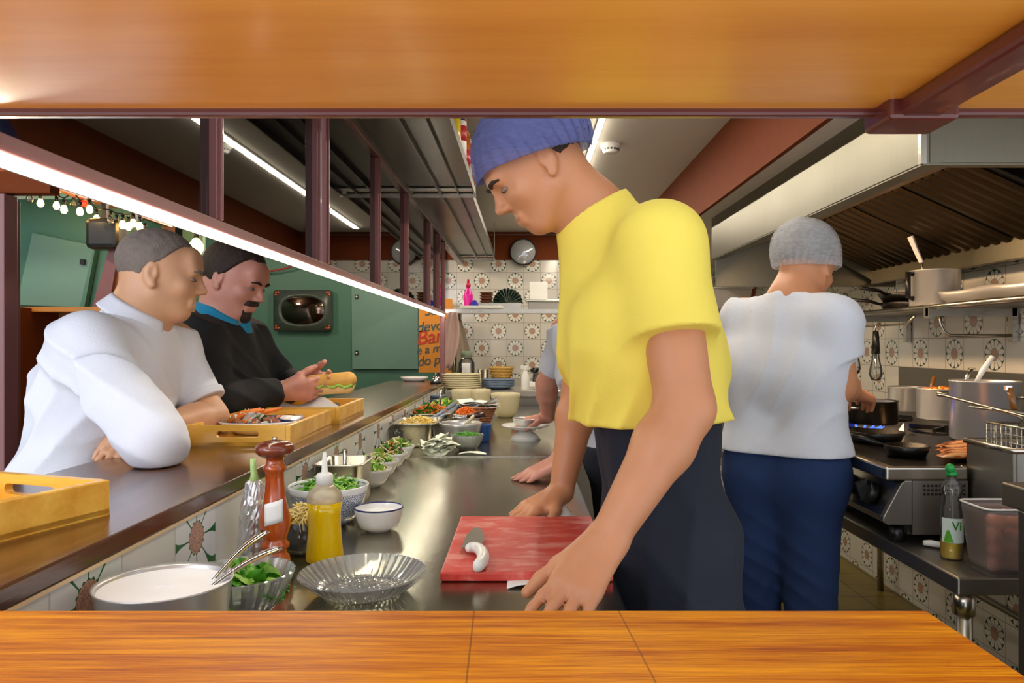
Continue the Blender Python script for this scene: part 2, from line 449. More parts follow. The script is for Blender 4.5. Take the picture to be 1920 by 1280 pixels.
# --- worktop
t = T('worktop', 'brushed steel prep worktop in the foreground, up to its bright joint line', 'worktop', (-.19, 1.6, 0))
O('top', MB().bx(-.533, .153, .72, 2.648, .912, .95), M['worksteel'], t, True, bevel=.004)
O('cabinet', MB().bx(-.533, .12, .74, 2.64, .08, .912), M['dsteel'], t, True)
t = T('worktop', 'brushed steel prep worktop beyond the joint line, holding pans and baskets', 'worktop', (-.19, 3.7, 0))
O('top', MB().bx(-.533, .153, 2.654, 4.78, .912, .95), M['worksteel'], t, True, bevel=.004)
O('cabinet', MB().bx(-.533, .12, 2.66, 4.76, .08, .912), M['dsteel'], t, True)
O('joint_strip', MB().bx(-.533, .153, 2.646, 2.656, .949, .9525), M['steel'], t, True, label='bright joint strip')
t = T('back_counter', 'low steel back counter under the wall shelf, holding plate stacks', 'counter', (.2, 5.6, 0))
O('top', MB().bx(-.52, 1.2, 4.82, 6.64, 1.01, 1.05), M['steel'], t, True, bevel=.004)
O('cabinet', MB().bx(-.5, 1.18, 4.9, 6.64, .05, 1.01), M['dsteel'], t, True)
# --- glazed partition above the bar
t = T('glass_partition', 'rose-brown framed glass screen hanging above the bar edge', 'screen', (-.545, 2.8, 1.54))
X0, X1 = -.566, -.534
O('bottom_rail', MB().bx(X0, X1+.002, .70, 4.99, 1.5455, 1.566), M['rose'], t, True, bevel=.002)
O('top_rail', MB().bx(X0-.01, X1+.004, .70, 6.4, 2.03, 2.06), M['burg'], t, True, bevel=.002)
O('header_board', MB().bx(X0-.02, X1-.006, .70, 6.6, 2.06, 2.35), M['dceil'], t, True)
ys = [1.305, 1.93, 2.015, 2.73, 3.38, 4.16, 4.6]
for y in ys:
    w = .012 if y in (1.93, 2.015) else .011
    O('mullion', MB().bx(X0, X1, y-w, y+w, 1.566, 2.03).bx(X0-.006, X1+.006, y-.004, y+.004, 1.566, 2.03), M['rose'], t, True, bevel=.002)
O('end_post', MB().bx(X0, X1, 4.95, 4.995, 1.105, 2.03), M['rose'], t, True, bevel=.003)
yy = [.70]+ys+[4.95]
for a, b in zip(yy[:-1], yy[1:]):
    if b-a > .15: O('pane', MB().bx(-.552, -.548, a+.012, b-.012, 1.566, 2.03), M['pane'], t, True)
t = T('led_strip', 'bright white light strip running along the bottom of the glass screen', 'light strip', (-.54, 2.8, 1.53))
O('lamp', MB().bx(-.548, -.530, .70, 4.93, 1.5350, 1.5445), emis('led_white', 'fff6e0', 15), t, True)
O('profile', MB().bx(-.552, -.5485, .70, 4.93, 1.5345, 1.5455), M['dsteel'], t, True)
t = T('ceiling_light', 'slim white linear light fixed to the kitchen ceiling', 'ceiling light', (.335, 4.1, 2.33))
O('tube', MB().bx(.325, .347, 1.9, 6.35, 2.328, 2.338), emis('tube_white', 'fff4dc', 14), t, True)
O('housing', MB().bx(.322, .35, 1.9, 6.42, 2.338, 2.35), M['whitep'], t, True)
t = T('ceiling_light', 'short white strip light on the dark ceiling behind the glass screen', 'ceiling light', (-1.84, 3.5, 2.31))
O('tube', MB().bx(-1.85, -1.825, 3.2, 3.75, 2.3, 2.318), emis('tube_small', 'fff4dc', 8), t, True)
O('housing', MB().bx(-1.86, -1.815, 3.2, 3.8, 2.318, 2.33), M['whitep'], t, True)
# smoke detector
t = T('smoke_detector', 'round white smoke detector on the grey ceiling', 'smoke detector', (.425, 3.73, 2.35))
O('body', MB().lathe([(.0, -.048), (.03, -.048), (.038, -.04), (.05, -.018), (.052, 0), (0, 0)], seg=32), M['whitep'], t)
v = MB()
for i in range(16):
    a = 2*PI*i/16; v.box((.043*math.cos(a), .043*math.sin(a), -.031), (.004, .009, .008), rotm(rz=a))
O('vent_slots', v, M['black'], t)
# --- hanging steel shelves above the bar
SHS = steel('dark_shelf_steel', '5c5a55', .3, axis=1)
for (y0, y1, lab, X) in ((1.3, 3.5, 'dark steel shelf hanging above the bar, nearer one carrying bottles', -.235), (3.54, 6.1, 'dark steel shelf hanging above the bar, farther one near the back wall', -.25)):
    t = T('hanging_shelf', lab, 'shelf', (-.38, (y0+y1)/2, 2.06))
    O('shelf_board', MB().bx(-.53, X, y0, y1, 2.066, 2.074), SHS, t, True)
    O('edge_lip', MB().bx(X-.004, X+.002, y0, y1, 2.045, 2.082).bx(-.532, -.526, y0, y1, 2.045, 2.082), SHS, t, True)
    O('stiffener', MB().bx(-.40, -.39, y0, y1, 2.046, 2.066).bx(-.315, -.31, y0, y1, 2.05, 2.066), SHS, t, True)
    O('end_frame', MB().bx(-.53, X+.004, y1-.012, y1, 2.036, 2.050).bx(-.53, X, y1-.1, y1-.03, 2.058, 2.062), M['steel'], t, True)
    O('hanger', MB().bx(-.53, -.52, y1-.01, y1, 2.06, 2.35).bx(X-.006, X+.001, y1-.01, y1, 2.06, 2.35), M['steel'], t, True)
# --- back shelf over the back counter
t = T('steel_shelf', 'steel back shelf carrying the pink bottle and trays', 'shelf', (.4, 5.75, 1.05))
O('shelf_board', MB().bx(-.6, 1.75, 5.5, 5.98, 1.592, 1.605), M['steel'], t, True)
O('front_lip', MB().bx(-.6, 1.75, 5.49, 5.5, 1.578, 1.607), M['steel'], t, True)
for x in (-.527, 1.325):
    O('post', MB().cyl((x, 5.53, 1.05 if x < 0 else 0), (x, 5.53, 1.592), .02), M['chrome'], t, True)
    O('post', MB().cyl((x, 5.95, 1.05 if x < 0 else 0), (x, 5.95, 1.592), .02), M['chrome'], t, True)
# --- tiled pillar
t = T('tiled_plinth', 'low tiled plinth with a reddish wooden cap right of the yellow shirt', 'plinth')
O('body', MB().bx(1.273, 1.50, 5.1, 5.6, 0, 1.04), M['tileP'], t, True)
O('cap', MB().bx(1.25, 1.52, 5.08, 5.62, 1.04, 1.06), mat('reddish_wood', '8a4a26', .4), t, True, bevel=.004)
# ============================================================ extractor hood
t = T('extractor_hood', 'large stainless extractor hood with slatted grease filters', 'hood', (1.5, 2.9, 1.6))
YF, YE = 4.0, 4.05
O('front_panel', MB().bx(1.01, 1.03, 1.9, YE, 1.81, 2.2), M['hoodsteel'], t, True, bevel=.002)
O('top_panel', MB().bx(1.03, 2.0, 1.92, YE, 2.01, 2.02), M['hoodsteel'], t, True)
O('end_panel', MB().bx(1.03, 2.0, 1.9, 1.915, 1.81, 2.2), M['hoodsteel'], t, True)
O('corner_edge', MB().bx(1.004, 1.018, 1.894, 1.91, 1.808, 2.2), M['steel'], t, True)
O('end_panel', MB().bx(1.03, 2.0, YE-.02, YE, 1.66, 2.2), M['hoodsteel'], t, True)
O('bottom_rim', MB().bx(1.012, 1.06, 1.9, YE, 1.806, 1.812).bx(1.06, 2.0, 1.9, 1.93, 1.806, 1.812), M['hoodsteel'], t, True)
O('inner_plate', MB().hexa([(1.06, 1.92, 1.812), (1.42, 2.42, 1.945), (1.42, YF, 1.945), (1.06, YF, 1.812), (1.06, 1.92, 1.818), (1.42, 2.42, 1.951), (1.42, YF, 1.951), (1.06, YF, 1.818)]), steel('inner_hood_steel', 'b09880', .38, axis=1), t, True)
O('inner_plate', MB().hexa([(1.06, 1.92, 1.812), (2.0, 1.92, 1.812), (2.0, 2.42, 1.945), (1.42, 2.42, 1.945), (1.06, 1.92, 1.818), (2.0, 1.92, 1.818), (2.0, 2.42, 1.951), (1.42, 2.42, 1.951)]), M['hoodsteel'], t, True)
a, b = Vector((1.42, 0, 1.94)), Vector((1.85, 0, 1.745))
fl = MB().hexa([(1.42, 2.4, 1.955), (1.86, 2.4, 1.76), (1.86, YF, 1.76), (1.42, YF, 1.955), (1.42, 2.4, 1.96), (1.86, 2.4, 1.765), (1.86, YF, 1.765), (1.42, YF, 1.96)])
O('filter_back', fl, M['darkpanel'], t, True)
y = 2.42; n = 0
while y < YF-.06:
    m = MB(); w = .052; P = []
    for (px, pz) in ((a.x, a.z), (b.x, b.z)):
        P += [(px, y, pz+.006), (px, y+w*.25, pz-.006), (px, y+w*.75, pz-.006), (px, y+w, pz+.006)]
    m.add(P, [(0, 1, 5, 4), (1, 2, 6, 5), (2, 3, 7, 6), (3, 0, 4, 7), (0, 3, 2, 1), (4, 5, 6, 7)])
    O('filter_baffle', m, M['filter'], t, True)
    n += 1; y += .066 if n % 6 else .085
O('grease_trough', MB().bx(1.85, 1.88, 2.1, YF, 1.672, 1.76), M['hoodsteel'], t, True, bevel=.002)
O('rear_panel', MB().bx(1.88, 2.0, 2.1, YF, 1.69, 1.70), M['hoodsteel'], t, True)
O('far_rim', MB().hexa([(1.40, YF-.02, 1.95), (1.88, YF-.02, 1.672), (1.88, YF, 1.672), (1.40, YF, 1.95), (1.40, YF-.02, 1.96), (1.88, YF-.02, 1.76), (1.88, YF, 1.76), (1.40, YF, 1.96)]), M['hoodsteel'], t, True)
# ============================================================ right-hand table
t = T('prep_table', 'steel table with round legs and a low back rail under the griddle', 'table', (1.48, 2.9, 0))
O('table_top', MB().bx(.95, 2.018, 1.64, 4.2, .797, .837), M['dsteel'], t, True, bevel=.004)
for x, y in ((.985, 1.675), (.985, 2.4), (.985, 4.1), (1.95, 1.68), (1.95, 2.9), (1.95, 4.1)):
    O('leg', MB().cyl((x, y, 0), (x, y, .797), .0165).cyl((x, y, .745), (x, y, .797), .022), M['steel'], t, True)
O('low_rail', MB().cyl((1.95, 1.68, .27), (1.95, 4.1, .27), .013).cyl((.985, 2.4, .27), (1.95, 2.4, .27), .01), M['dsteel'], t, True)
# front stretcher seen below
O('front_rail', MB().cyl((.985, 2.4, .70), (.985, 4.1, .70), .011), M['dsteel'], t, True)
# backsplash on the tiles
O('backsplash', MB().bx(2.0, 2.018, 2.0, 4.0, .838, 1.23), M['dsteel'], world=True, label='steel backsplash sheet on the tiled wall behind the pots', cat='backsplash')
# ============================================================ griddle and burners
t = T('griddle', 'stainless gas griddle with two black knobs and a perforated side panel', 'griddle', (1.3, 2.4, .84))
GZ = 1.035
O('side_panel', MB().bx(.993, 1.135, 1.915, 1.93, .862, 1.0), M['dsteel'], t, True)
O('body', MB().bx(.995, 1.72, 1.945, 2.62, .855, .995), M['dsteel'], t, True)
cheek = [(.992, .87), (.935, .87), (.922, .885), (.925, .895), (.985, .985), (1.0, .998), (1.0, .87)]
cheek = [(.993, 1.0), (.975, 1.0), (.965, .993), (.918, .905), (.918, .895), (.93, .886), (.993, .886)]
O('end_cheek', MB().prism([(x, 1.915, z) for x, z in cheek], (0, .02, 0)), M['dsteel'], t, True, bevel=.002)
O('end_cheek', MB().prism([(x, 2.60, z) for x, z in cheek], (0, .02, 0)), M['dsteel'], t, True, bevel=.002)
cpn = O('control_panel', MB().hexa([(.935, 1.935, .90), (.95, 1.935, .895), (.95, 2.6, .895), (.935, 2.6, .90), (.968, 1.935, .99), (.983, 1.935, .985), (.983, 2.6, .985), (.968, 2.6, .99)]), M['steel'], t, True)
for y in (2.03, 2.2):
    c = Vector((.945, y, .945)); d = Vector((-.93, 0, .36))
    O('knob', MB().cyl(c, c+d*.022, .03, .028, 24).box(c+d*.03, (.03, .012, .05), rotm(ry=-.35)), M['black'], cpn, True)
O('cook_plate', MB().bx(.945, 1.72, 1.95, 2.62, 1.0, GZ-.006), M['iron'], t, True)
O('front_lip', MB().bx(.925, .955, 1.915, 2.62, 1.0, GZ), M['steel'], t, True, bevel=.006)
O('near_lip', MB().bx(.925, 1.135, 1.913, 1.94, 1.0, 1.034).bx(1.135, 1.72, 1.945, 1.955, 1.0, 1.034), M['steel'], t, True, bevel=.006)
v = MB()
for i in range(11):
    for j in range(3): v.bx(1.02+i*.0102, 1.026+i*.0102, 1.9135, 1.9155, .962+j*.011, .968+j*.011)
O('vent_holes', v, M['black'], t, True)
O('foot', MB().cyl((.97, 1.95, .838), (.97, 1.95, .875), .018), M['black'], t, True)
O('foot', MB().cyl((.97, 2.58, .838), (.97, 2.58, .875), .018), M['black'], t, True)
t = T('gas_range', 'black iron gas burners beyond the griddle with small blue flames', 'stove', (1.35, 3.1, .84))
O('body', MB().bx(.96, 1.85, 2.64, 3.7, .84, 1.0), M['dsteel'], t, True, bevel=.003)
for (bx_, by_) in ((1.2, 2.85), (1.2, 3.3), (1.6, 2.85), (1.6, 3.35)):
    m = MB()
    for i in range(4):
        a = PI/4+i*PI/2; m.box((bx_+.07*math.cos(a), by_+.07*math.sin(a), 1.03), (.11, .012, .016), rotm(rz=a))
    m.tube([(bx_+.12*math.cos(k*PI/8), by_+.12*math.sin(k*PI/8), 1.02) for k in range(16)], .007, 6, closed=True)
    O('pan_support', m, M['iron'], t, True)
    O('burner', MB().lathe([(0, 1.02), (.035, 1.02), (.045, 1.01), (.045, 1.0), (0, 1.0)], (bx_, by_, 0), 20), M['iron'], t, True)
m = MB()
for k in range(14):
    a = 2*PI*k/14; c = Vector((1.30+.055*math.cos(a), 2.9+.055*math.sin(a), 1.015)); m.cyl(c, c+Vector((.03*math.cos(a), .03*math.sin(a), .02)), .007, .001, 6)
O('flame', m, emis('flame_blue', '3050ff', 4), t, True)
m = MB()
c = Vector(W(1688, 805, 2.75)); m.cyl(c-Vector((0, 0, .015)), c+Vector((.012, 0, .022)), .012, .001, 8)
O('flame', m, emis('flame_yellow', 'ffc070', 4), t, True)
# ============================================================ fryer with basket
t = T('deep_fryer', 'stainless deep fryer with a rolled rim right of the griddle', 'fryer', (1.45, 1.84, .84))
b = MB()
for q in ((1.142, 1.152, 1.75, 1.934), (1.79, 1.80, 1.75, 1.934), (1.152, 1.79, 1.75, 1.76), (1.152, 1.79, 1.924, 1.934)): b.bx(*q, .84, 1.10)
b.bx(1.152, 1.79, 1.76, 1.924, .84, 1.02)
O('body', b, M['dsteel'], t, True, bevel=.002)
O('rim', MB().tube([(1.142, 1.745, 1.10), (1.142, 1.94, 1.10), (1.8, 1.94, 1.10), (1.8, 1.745, 1.10)], .007, 8, closed=True), M['steel'], t, True)
t = T('fry_basket', 'wire fry basket hooked in the fryer, long wire handle pointing left', 'basket', (1.3, 1.84, 1.02))
m = MB(); x0, x1, y0, y1, z0, z1 = 1.18, 1.40, 1.775, 1.91, 1.03, 1.15
for i in range(12):
    x = x0+(x1-x0)*i/11
    m.tube([(x, y0, z1), (x, y0, z0), (x, y1, z0), (x, y1, z1)], .0013, 5)
for i in range(8):
    y = y0+(y1-y0)*i/7
    m.tube([(x0, y, z1), (x0, y, z0), (x1, y, z0), (x1, y, z1)], .0013, 5)
for k in range(7):
    z = z0+(z1-z0)*k/6
    m.tube([(x0, y0, z), (x1, y0, z), (x1, y1, z), (x0, y1, z)], .0013 if k < 6 else .003, 5, closed=True)
O('mesh_body', m, M['steel'], t, True)
h0, h1 = Vector((1.26, 1.86, 1.165)), Vector(W(1766, 741, 2.15)); h2 = Vector((1.26, 1.9, 1.165))
m = MB().tube([(1.25, 1.785, 1.15), h0, h1+Vector((0, -.01, 0)), h1+Vector((-.008, .006, 0)), h1+Vector((0, .02, .004)), h2, (1.27, 1.905, 1.15)], .0035, 8)
O('handle', m, M['steel'], t, True)
t = T('fry_basket', 'second wire basket handle, lower and shorter, beside the big pot', 'basket', (1.5, 1.84, 1.02))
m = MB(); x0, x1 = 1.44, 1.68
for i in range(12):
    x = x0+(x1-x0)*i/11; m.tube([(x, y0, z1-.01), (x, y0, z0), (x, y1, z0), (x, y1, z1-.01)], .0013, 5)
for k in range(7): 
    z = z0+(z1-.01-z0)*k/6; m.tube([(x0, y0, z), (x1, y0, z), (x1, y1, z), (x0, y1, z)], .0013, 5, closed=True)
O('mesh_body', m, M['steel'], t, True)
h1 = Vector(W(1820, 763, 2.0)); 
O('handle', MB().tube([(1.46, 1.85, 1.14), (1.4, 1.87, 1.158), h1, h1+Vector((0, .012, .004)), (1.4, 1.88, 1.16), (1.47, 1.87, 1.14)], .003, 8), M['steel'], t, True)
# near steel cabinet at the right margin
t = T('steel_cabinet', 'dark steel cabinet cut by the right edge of the picture', 'cabinet', (1.1, 1.34, 0))
O('body', MB().bx(.923, 1.4, 1.27, 1.40, 0, 1.04), M['dsteel'], t, True, bevel=.003)
O('top', MB().bx(.905, 1.42, 1.25, 1.42, 1.045, 1.088), M['dsteel'], t, True, bevel=.003)
O('door', MB().bx(.96, 1.38, 1.262, 1.27, .1, 1.02), M['dsteel'], t, True)
# ============================================================ right wall shelf
t = T('steel_shelf', 'steel wall shelf above the stove carrying the pot and pans', 'shelf', (1.85, 3.1, 1.5))
O('shelf_board', MB().bx(1.66, 2.015, 2.2, 3.95, 1.497, 1.505), M['dsteel'], t, True)
O('front_edge', MB().cyl((1.655, 2.2, 1.502), (1.655, 3.95, 1.502), .011), M['steel'], t, True)
for y in (3.05, 3.9):
    O('bracket', MB().bx(1.645, 2.01, y, y+.02, 1.465, 1.497).bx(1.645, 1.66, y-.005, y+.035, 1.455, 1.51).bx(1.99, 2.015, y, y+.03, 1.36, 1.497), M['steel'], t, True)
O('rail', MB().tube([(1.70, 3.06, 1.47), (1.70, 3.06, 1.43), (1.715, 3.06, 1.40), (1.74, 3.06, 1.385), (2.0, 3.06, 1.385)], .007, 8), M['steel'], t, True)
O('hook_rail', MB().tube([(1.67, 3.2, 1.47), (1.66, 3.25, 1.437), (1.66, 3.85, 1.437), (1.67, 3.9, 1.47)], .005, 8), M['steel'], t, True)
# ============================================================ left: customers' room
t = T('wooden_cabinet', 'wooden cabinet back with an orange-edged shelf behind the man in the white shirt', 'cabinet', (-2.0, 3.3, 0))
O('back_panel', MB().bx(-2.35, -1.35, 3.28, 3.32, 0, 1.50), wood('warm_panel_wood', '7a4c1c', 'a06a2c', axis=2, rough=.5, coat=0), t, True)
O('shelf', MB().bx(-2.42, -1.75, 3.1, 3.52, 1.485, 1.505), wood('shelf_wood', 'a8641c', 'c88434', axis=0), t, True)
O('side_panel', MB().bx(-2.12, -2.05, 3.0, 3.28, 0, 1.5), M['brownwall'], t, True)
t = T('wooden_post', 'burgundy post at the left edge of the picture', 'post', (-1.31, 1.9, 0))
O('post', MB().bx(-1.42, -1.312, 1.88, 1.93, 0, 1.73).bx(-1.36, -1.345, 1.93, 1.99, 0, 1.73), M['rose'], t, True, bevel=.002)
O('cross_beam', MB().bx(-1.7, -1.21, 1.9, 1.94, 1.735, 1.79), M['brownwall'], t, True)
O('orange_shelf', MB().bx(-1.7, -1.3, 2.0, 2.2, .90, .92), wood('shelf_wood_b', 'a8641c', 'c88434', axis=0), t, True)
t = T('green_cupboard', 'green cupboard door hanging askew left above the shelf', 'cupboard', (-2.05, 3.5, 1.5))
O('body', MB().bx(-2.4, -1.80, 3.45, 3.5, 1.505, 2.02), M['green'], t, True)
A = [W(60, 436, 3.42), W(177, 460, 3.42), W(150, 576, 3.42), W(30, 572, 3.42)]
O('door', MB().prism(A, (0, .025, 0)), M['greendoor'], t, True, bevel=.003)
c = W(155, 491, 3.41)
O('lock', MB().box(c, (.02, .012, .024)), M['black'], t, True)
O('door_edge', MB().prism([W(177, 460, 3.41), W(186, 425, 3.41), W(158, 576, 3.41), W(150, 576, 3.41)], (0, .03, 0)), M['green'], t, True)
t = T('leaning_post', 'burgundy and orange boards leaning behind the grey-haired man', 'post', (-1.8, 3.2, 1))
O('board', MB().prism([W(222, 470, 3.2), W(203, 470, 3.2), W(160, 620, 3.2), W(196, 620, 3.2)], (0, .04, 0)), M['rose'], t, True)
O('board', MB().prism([W(240, 470, 3.22), W(222, 470, 3.22), W(196, 620, 3.22), W(215, 620, 3.22)], (0, .03, 0)), wood('orange_board', '8a4a14', 'b06a20', axis=2), t, True)
t = T('loudspeaker', 'small black loudspeaker under the string lights', 'loudspeaker', (-1.78, 3.12, 1.75))
O('body', MB().bx(-1.845, -1.71, 3.12, 3.22, 1.75, 1.88), M['black'], t, True, bevel=.02)
O('bracket', MB().bx(-1.80, -1.78, 3.17, 3.19, 1.87, 2.33), M['black'], t, True)
t = T('soffit_board', 'orange-lit wooden valance over the string lights', 'valance', (-1.9, 3.4, 1.95))
O('board', MB().bx(-1.92, -1.89, 3.0, 4.0, 1.975, 2.33), wood('valance_wood', 'b0601a', 'd07c28', axis=1), t, True)
O('cross_board', MB().bx(-2.5, -1.92, 2.98, 3.0, 1.975, 2.33), M['brownwall'], t, True)
t = T('string_lights', 'tangled string of small warm light bulbs under the valance', 'string lights', (-1.8, 3.2, 1.9))
pts = [(55, 372), (76, 380), (106, 385), (120, 392), (138, 380), (150, 396), (168, 392), (181, 410), (207, 414), (219, 420), (230, 421), (241, 424), (250, 418), (262, 424), (272, 436)]
wp = []; BB = emis('bulb_warm', 'ffc870', 30); BR = emis('bulb_red', 'ff2010', 3)
for i, (x, y) in enumerate(pts):
    Y = 3.05+.05*((i*7) % 5); p = W(x, y, Y); wp.append(p+Vector((0, 0, .045)))
    m = MB().lathe([(0, -.018), (.008, -.016), (.013, -.006), (.012, .004), (.006, .016), (0, .018)], p, 10)
    lit = i not in (0, 4, 8, 9)
    O('bulb', m, BB if lit else M['glass'], t, True)
    O('bulb_socket', MB().cyl(p+Vector((0, 0, .016)), p+Vector((0, 0, .04)), .007, None, 8), M['black'], t, True)
p = W(158, 381, 3.2); O('bulb', MB().sph(p, .016), BR, t, True, label='red bulb')
O('wire', MB().tube(wp, .003, 6), M['black'], t, True)
t = T('pendant_bulb', 'single warm bulb hanging above the two customers', 'lamp', tuple(W(368, 462, 3.0)))
p = W(368, 462, 3.0)
O('bulb', MB().lathe([(0, -.035), (.018, -.03), (.028, -.01), (.026, .008), (.012, .03), (0, .035)], p, 16), emis('bulb_big', 'ffe0a0', 25), t, True)
O('socket', MB().cyl(p+Vector((0, 0, .03)), p+Vector((0, 0, .06)), .01), M['black'], t, True)
O('cord', MB().tube([p+Vector((0, 0, .06)), p+Vector((.02, 0, .3)), (p.x, p.y, 2.33)], .003, 6), M['burg'], t, True)
t = T('coat_rack', 'pale and black upright boards between the two customers', 'boards', (-1.5, 4.5, 1))
O('board', MB().bx(*(W(303, 0, 4.5).x, W(328, 0, 4.5).x), 4.5, 4.54, 0, 2.33), mat('pinkish_board', 'b07a58', .5), t, True)
O('board', MB().bx(*(W(329, 0, 4.5).x, W(341, 0, 4.5).x), 4.5, 4.54, 0, 2.33), M['black'], t, True)
O('board', MB().bx(*(W(342, 0, 4.5).x, W(380, 0, 4.5).x), 4.5, 4.54, 0, 2.33), mat('pale_green_board', '7c9a72', .5), t, True)
O('red_cable', MB().tube([W(485, 509, 6.5), W(510, 508, 6.5), W(535, 503, 6.5), W(560, 495, 6.5), W(600, 470, 6.5)], .008, 6).tube([W(487, 509, 6.5), W(488, 522, 6.5)], .004, 6).sph(W(488, 528, 6.5), .02), mat('red_plastic', 'a02a20', .4), world=True,
  label='red cable looping along the green wall above the picture', cat='cable')
# picture with an oval opening
t = T('picture_frame', 'blue-grey picture frame with an oval mirror-like glass on the green wall', 'picture', tuple(W(569, 582, 6.55)))
c = W(569, 582, 6.56); fw, fh = .51, .36
m = MB(); N = 48; P = []
def sup(a, rx, rz, e): 
    ca, sa = math.cos(a), math.sin(a); return (rx*math.copysign(abs(ca)**e, ca), rz*math.copysign(abs(sa)**e, sa))
rings = [(fw/2, fh/2, .12, -.0), (fw/2, fh/2, .12, -.03), (.215, .145, .75, -.03), (.205, .135, .8, -.045), (.185, .12, .8, -.02)]
for rx, rz, e, dy in rings:
    for k in range(N):
        x, z = sup(2*PI*k/N, rx, rz, e); P.append((c.x+x, c.y+dy, c.z+z))
F = [(r*N+k, r*N+(k+1) % N, (r+1)*N+(k+1) % N, (r+1)*N+k) for r in range(4) for k in range(N)]
m.add(P, F, True)
O('moulding', m, mat('blue_grey_frame', '46524c', .35, var=.3), t, True)
O('glass', MB().grid(lambda u, v: (c.x+sup(2*PI*u, .187*v, .122*v, .8)[0], c.y-.018-.02*(1-v*v), c.z+sup(2*PI*u, .187*v, .122*v, .8)[1]), 40, 8), steel('dark_mirror', '5a4a40', .08, bmp=0), t, True)
cop = mat('copper_red', 'a8563a', .3, metal=.6)
for sx in (-1, 1):
    for sz in (-1, 1):
        m = MB()
        for i, j in ((0, 0), (1, 0), (0, 1)): m.sph((c.x+sx*(.232-.02*i), c.y-.032, c.z+sz*(.157-.02*j)), (.014, .005, .014), 10)
        O('corner_ornament', m, cop, t, True)
# green hatch in the wall
t = T('wall_hatch', 'pale green hatch door with two black locks on the green wall', 'hatch', tuple(W(721, 606, 6.58)))
O('door', MB().prism([W(658, 512, 6.56), W(784, 512, 6.56), W(784, 692, 6.56), W(660, 692, 6.56)], (0, .03, 0)), M['greendoor'], t, True, bevel=.004)
for y in (556, 661):
    c = W(669, y, 6.55); O('lock', MB().box(c, (.028, .014, .036)), M['black'], t, True)
    O('keyhole', MB().cyl(c+Vector((0, -.012, 0)), c, .008, None, 10), M['whitep'], t, True)
# sign
t = T('painted_sign', 'mustard yellow sign with blue and red brush lettering by the end post', 'sign', tuple(W(815, 637, 6.3)))
c = W(816, 637, 6.3)
SX0, SX1, SZ0, SZ1 = W(785, 0, 6.3).x, W(848, 0, 6.3).x, W(0, 698, 6.3).z, W(0, 560, 6.3).z
O('board', MB().bx(SX0, SX1, 6.3, 6.32, SZ0, SZ1), mat('mustard_paint', 'dc8c14', .5), t, True)
BL = mat('teal_lettering', '1c5660', .5); RD = mat('red_lettering', 'c82c14', .5)
for s_, px, py, sz, mt in (('Se', 806, 583, .11, BL), ('devo', 805, 612, .12, BL), ('er', 838, 600, .08, BL), ('Ban', 806, 632, .17, RD), ('a', 842, 622, .14, RD), ('e a m', 803, 655, .10, BL), ('do p', 803, 676, .11, BL)):
    p = W(px, py, 6.295); text('lettering', s_, sz, mt, t, p-t.location, (PI/2, -.12, 0), .001, .25)
# ============================================================ things on the bar and worktop
TW = .95      # worktop height
M['traywood'] = wood('yellow_pine', 'd8982c', 'f6c656', axis=0, scale=2, stretch=10, rough=.35, coat=.25, streak=.3)
M['cream'] = mat('cream_stoneware', 'd6cca6', .35, var=.04)
M['bluep'] = mat('grey_blue_stoneware', '66788e', .35, var=.06)
M['leaf'] = mat('leaf_green', '4c9a20', .5, var=.4, vs=40)
M['leafl'] = mat('light_leaf_green', '98c850', .5, var=.3, vs=40)
M['redleaf'] = mat('red_leaf', '4a1420', .45, var=.4, vs=40)
M['carrot'] = mat('carrot', 'ee7a14', .5, var=.15)
M['sprout'] = mat('pale_sprout', 'ece0ae', .5, var=.1)
M['corn'] = mat('yellow_shreds', 'ecc850', .5, var=.15)
M['cheese'] = mat('pale_cheese', 'f0dc96', .55, var=.08)
M['cabb'] = mat('pale_cabbage', 'eff3e0', .5, var=.05)
M['herb'] = mat('herb_green', '2c7a14', .6, var=.4, vs=60)
M['paper'] = mat('white_paper', 'ecebe8', .8, var=.02)
M['meat'] = mat('browned_meat', '9a5a40', .6, var=.3, vs=60)
def tray(name, label, C, rz, w, d, h=.05):
    """a tray with corner C near-right; x runs left, y runs away"""
    t = T(name, label, 'tray', C, rz, 'yellow wooden serving trays')
    f = .013
    O('base', MB().bx(-w, 0, 0, d, 0, .009), M['traywood'], t)
    O('long_side', MB().bx(-f, 0, 0, d, 0, h), M['traywood'], t, bevel=.002)
    O('long_side', MB().bx(-w, -w+f, 0, d, 0, h), M['traywood'], t, bevel=.002)
    for y in (0, d-f):
        m = MB(); hz0, hz1, hw = .020, .036, .05; xm = -w/2
        # board with a slot: outline ring and rounded slot ring bridged
        N = 24; out = []; inn = []
        for k in range(N):
            a = 2*PI*k/N
            ca, sa = math.cos(a), math.sin(a)
            inn.append((xm+(hw if ca > 0 else -hw)*.86*(abs(ca) > 1e-6)+.008*ca, (hz0+hz1)/2+.008*sa))
        X0_, X1_ = -w+f, -f
        for k, (ix, iz) in enumerate(inn):
            a = 2*PI*k/N; ca, sa = math.cos(a), math.sin(a); s_ = 1/max(abs(ca), abs(sa))
            out.append((xm+ca*s_*(X1_-X0_)/2, h/2+sa*s_*h/2))
        P = [(x, y, z) for x, z in out]+[(x, y, z) for x, z in inn]+[(x, y+f, z) for x, z in out]+[(x, y+f, z) for x, z in inn]
        F = []
        for k in range(N):
            l = (k+1) % N
            F += [(k, l, N+l, N+k), (2*N+l, 2*N+k, 3*N+k, 3*N+l), (N+k, N+l, 3*N+l, 3*N+k), (l, k, 2*N+k, 2*N+l)]
        m.add(P, F); O('handle_board', m, M['traywood'], t)
    return t
BZ = 1.105
tray('serving_tray', 'yellow wooden tray with a filled blue-rimmed plate by the white shirt sleeve', (-.566, 1.80, BZ), .03, .255, .43)
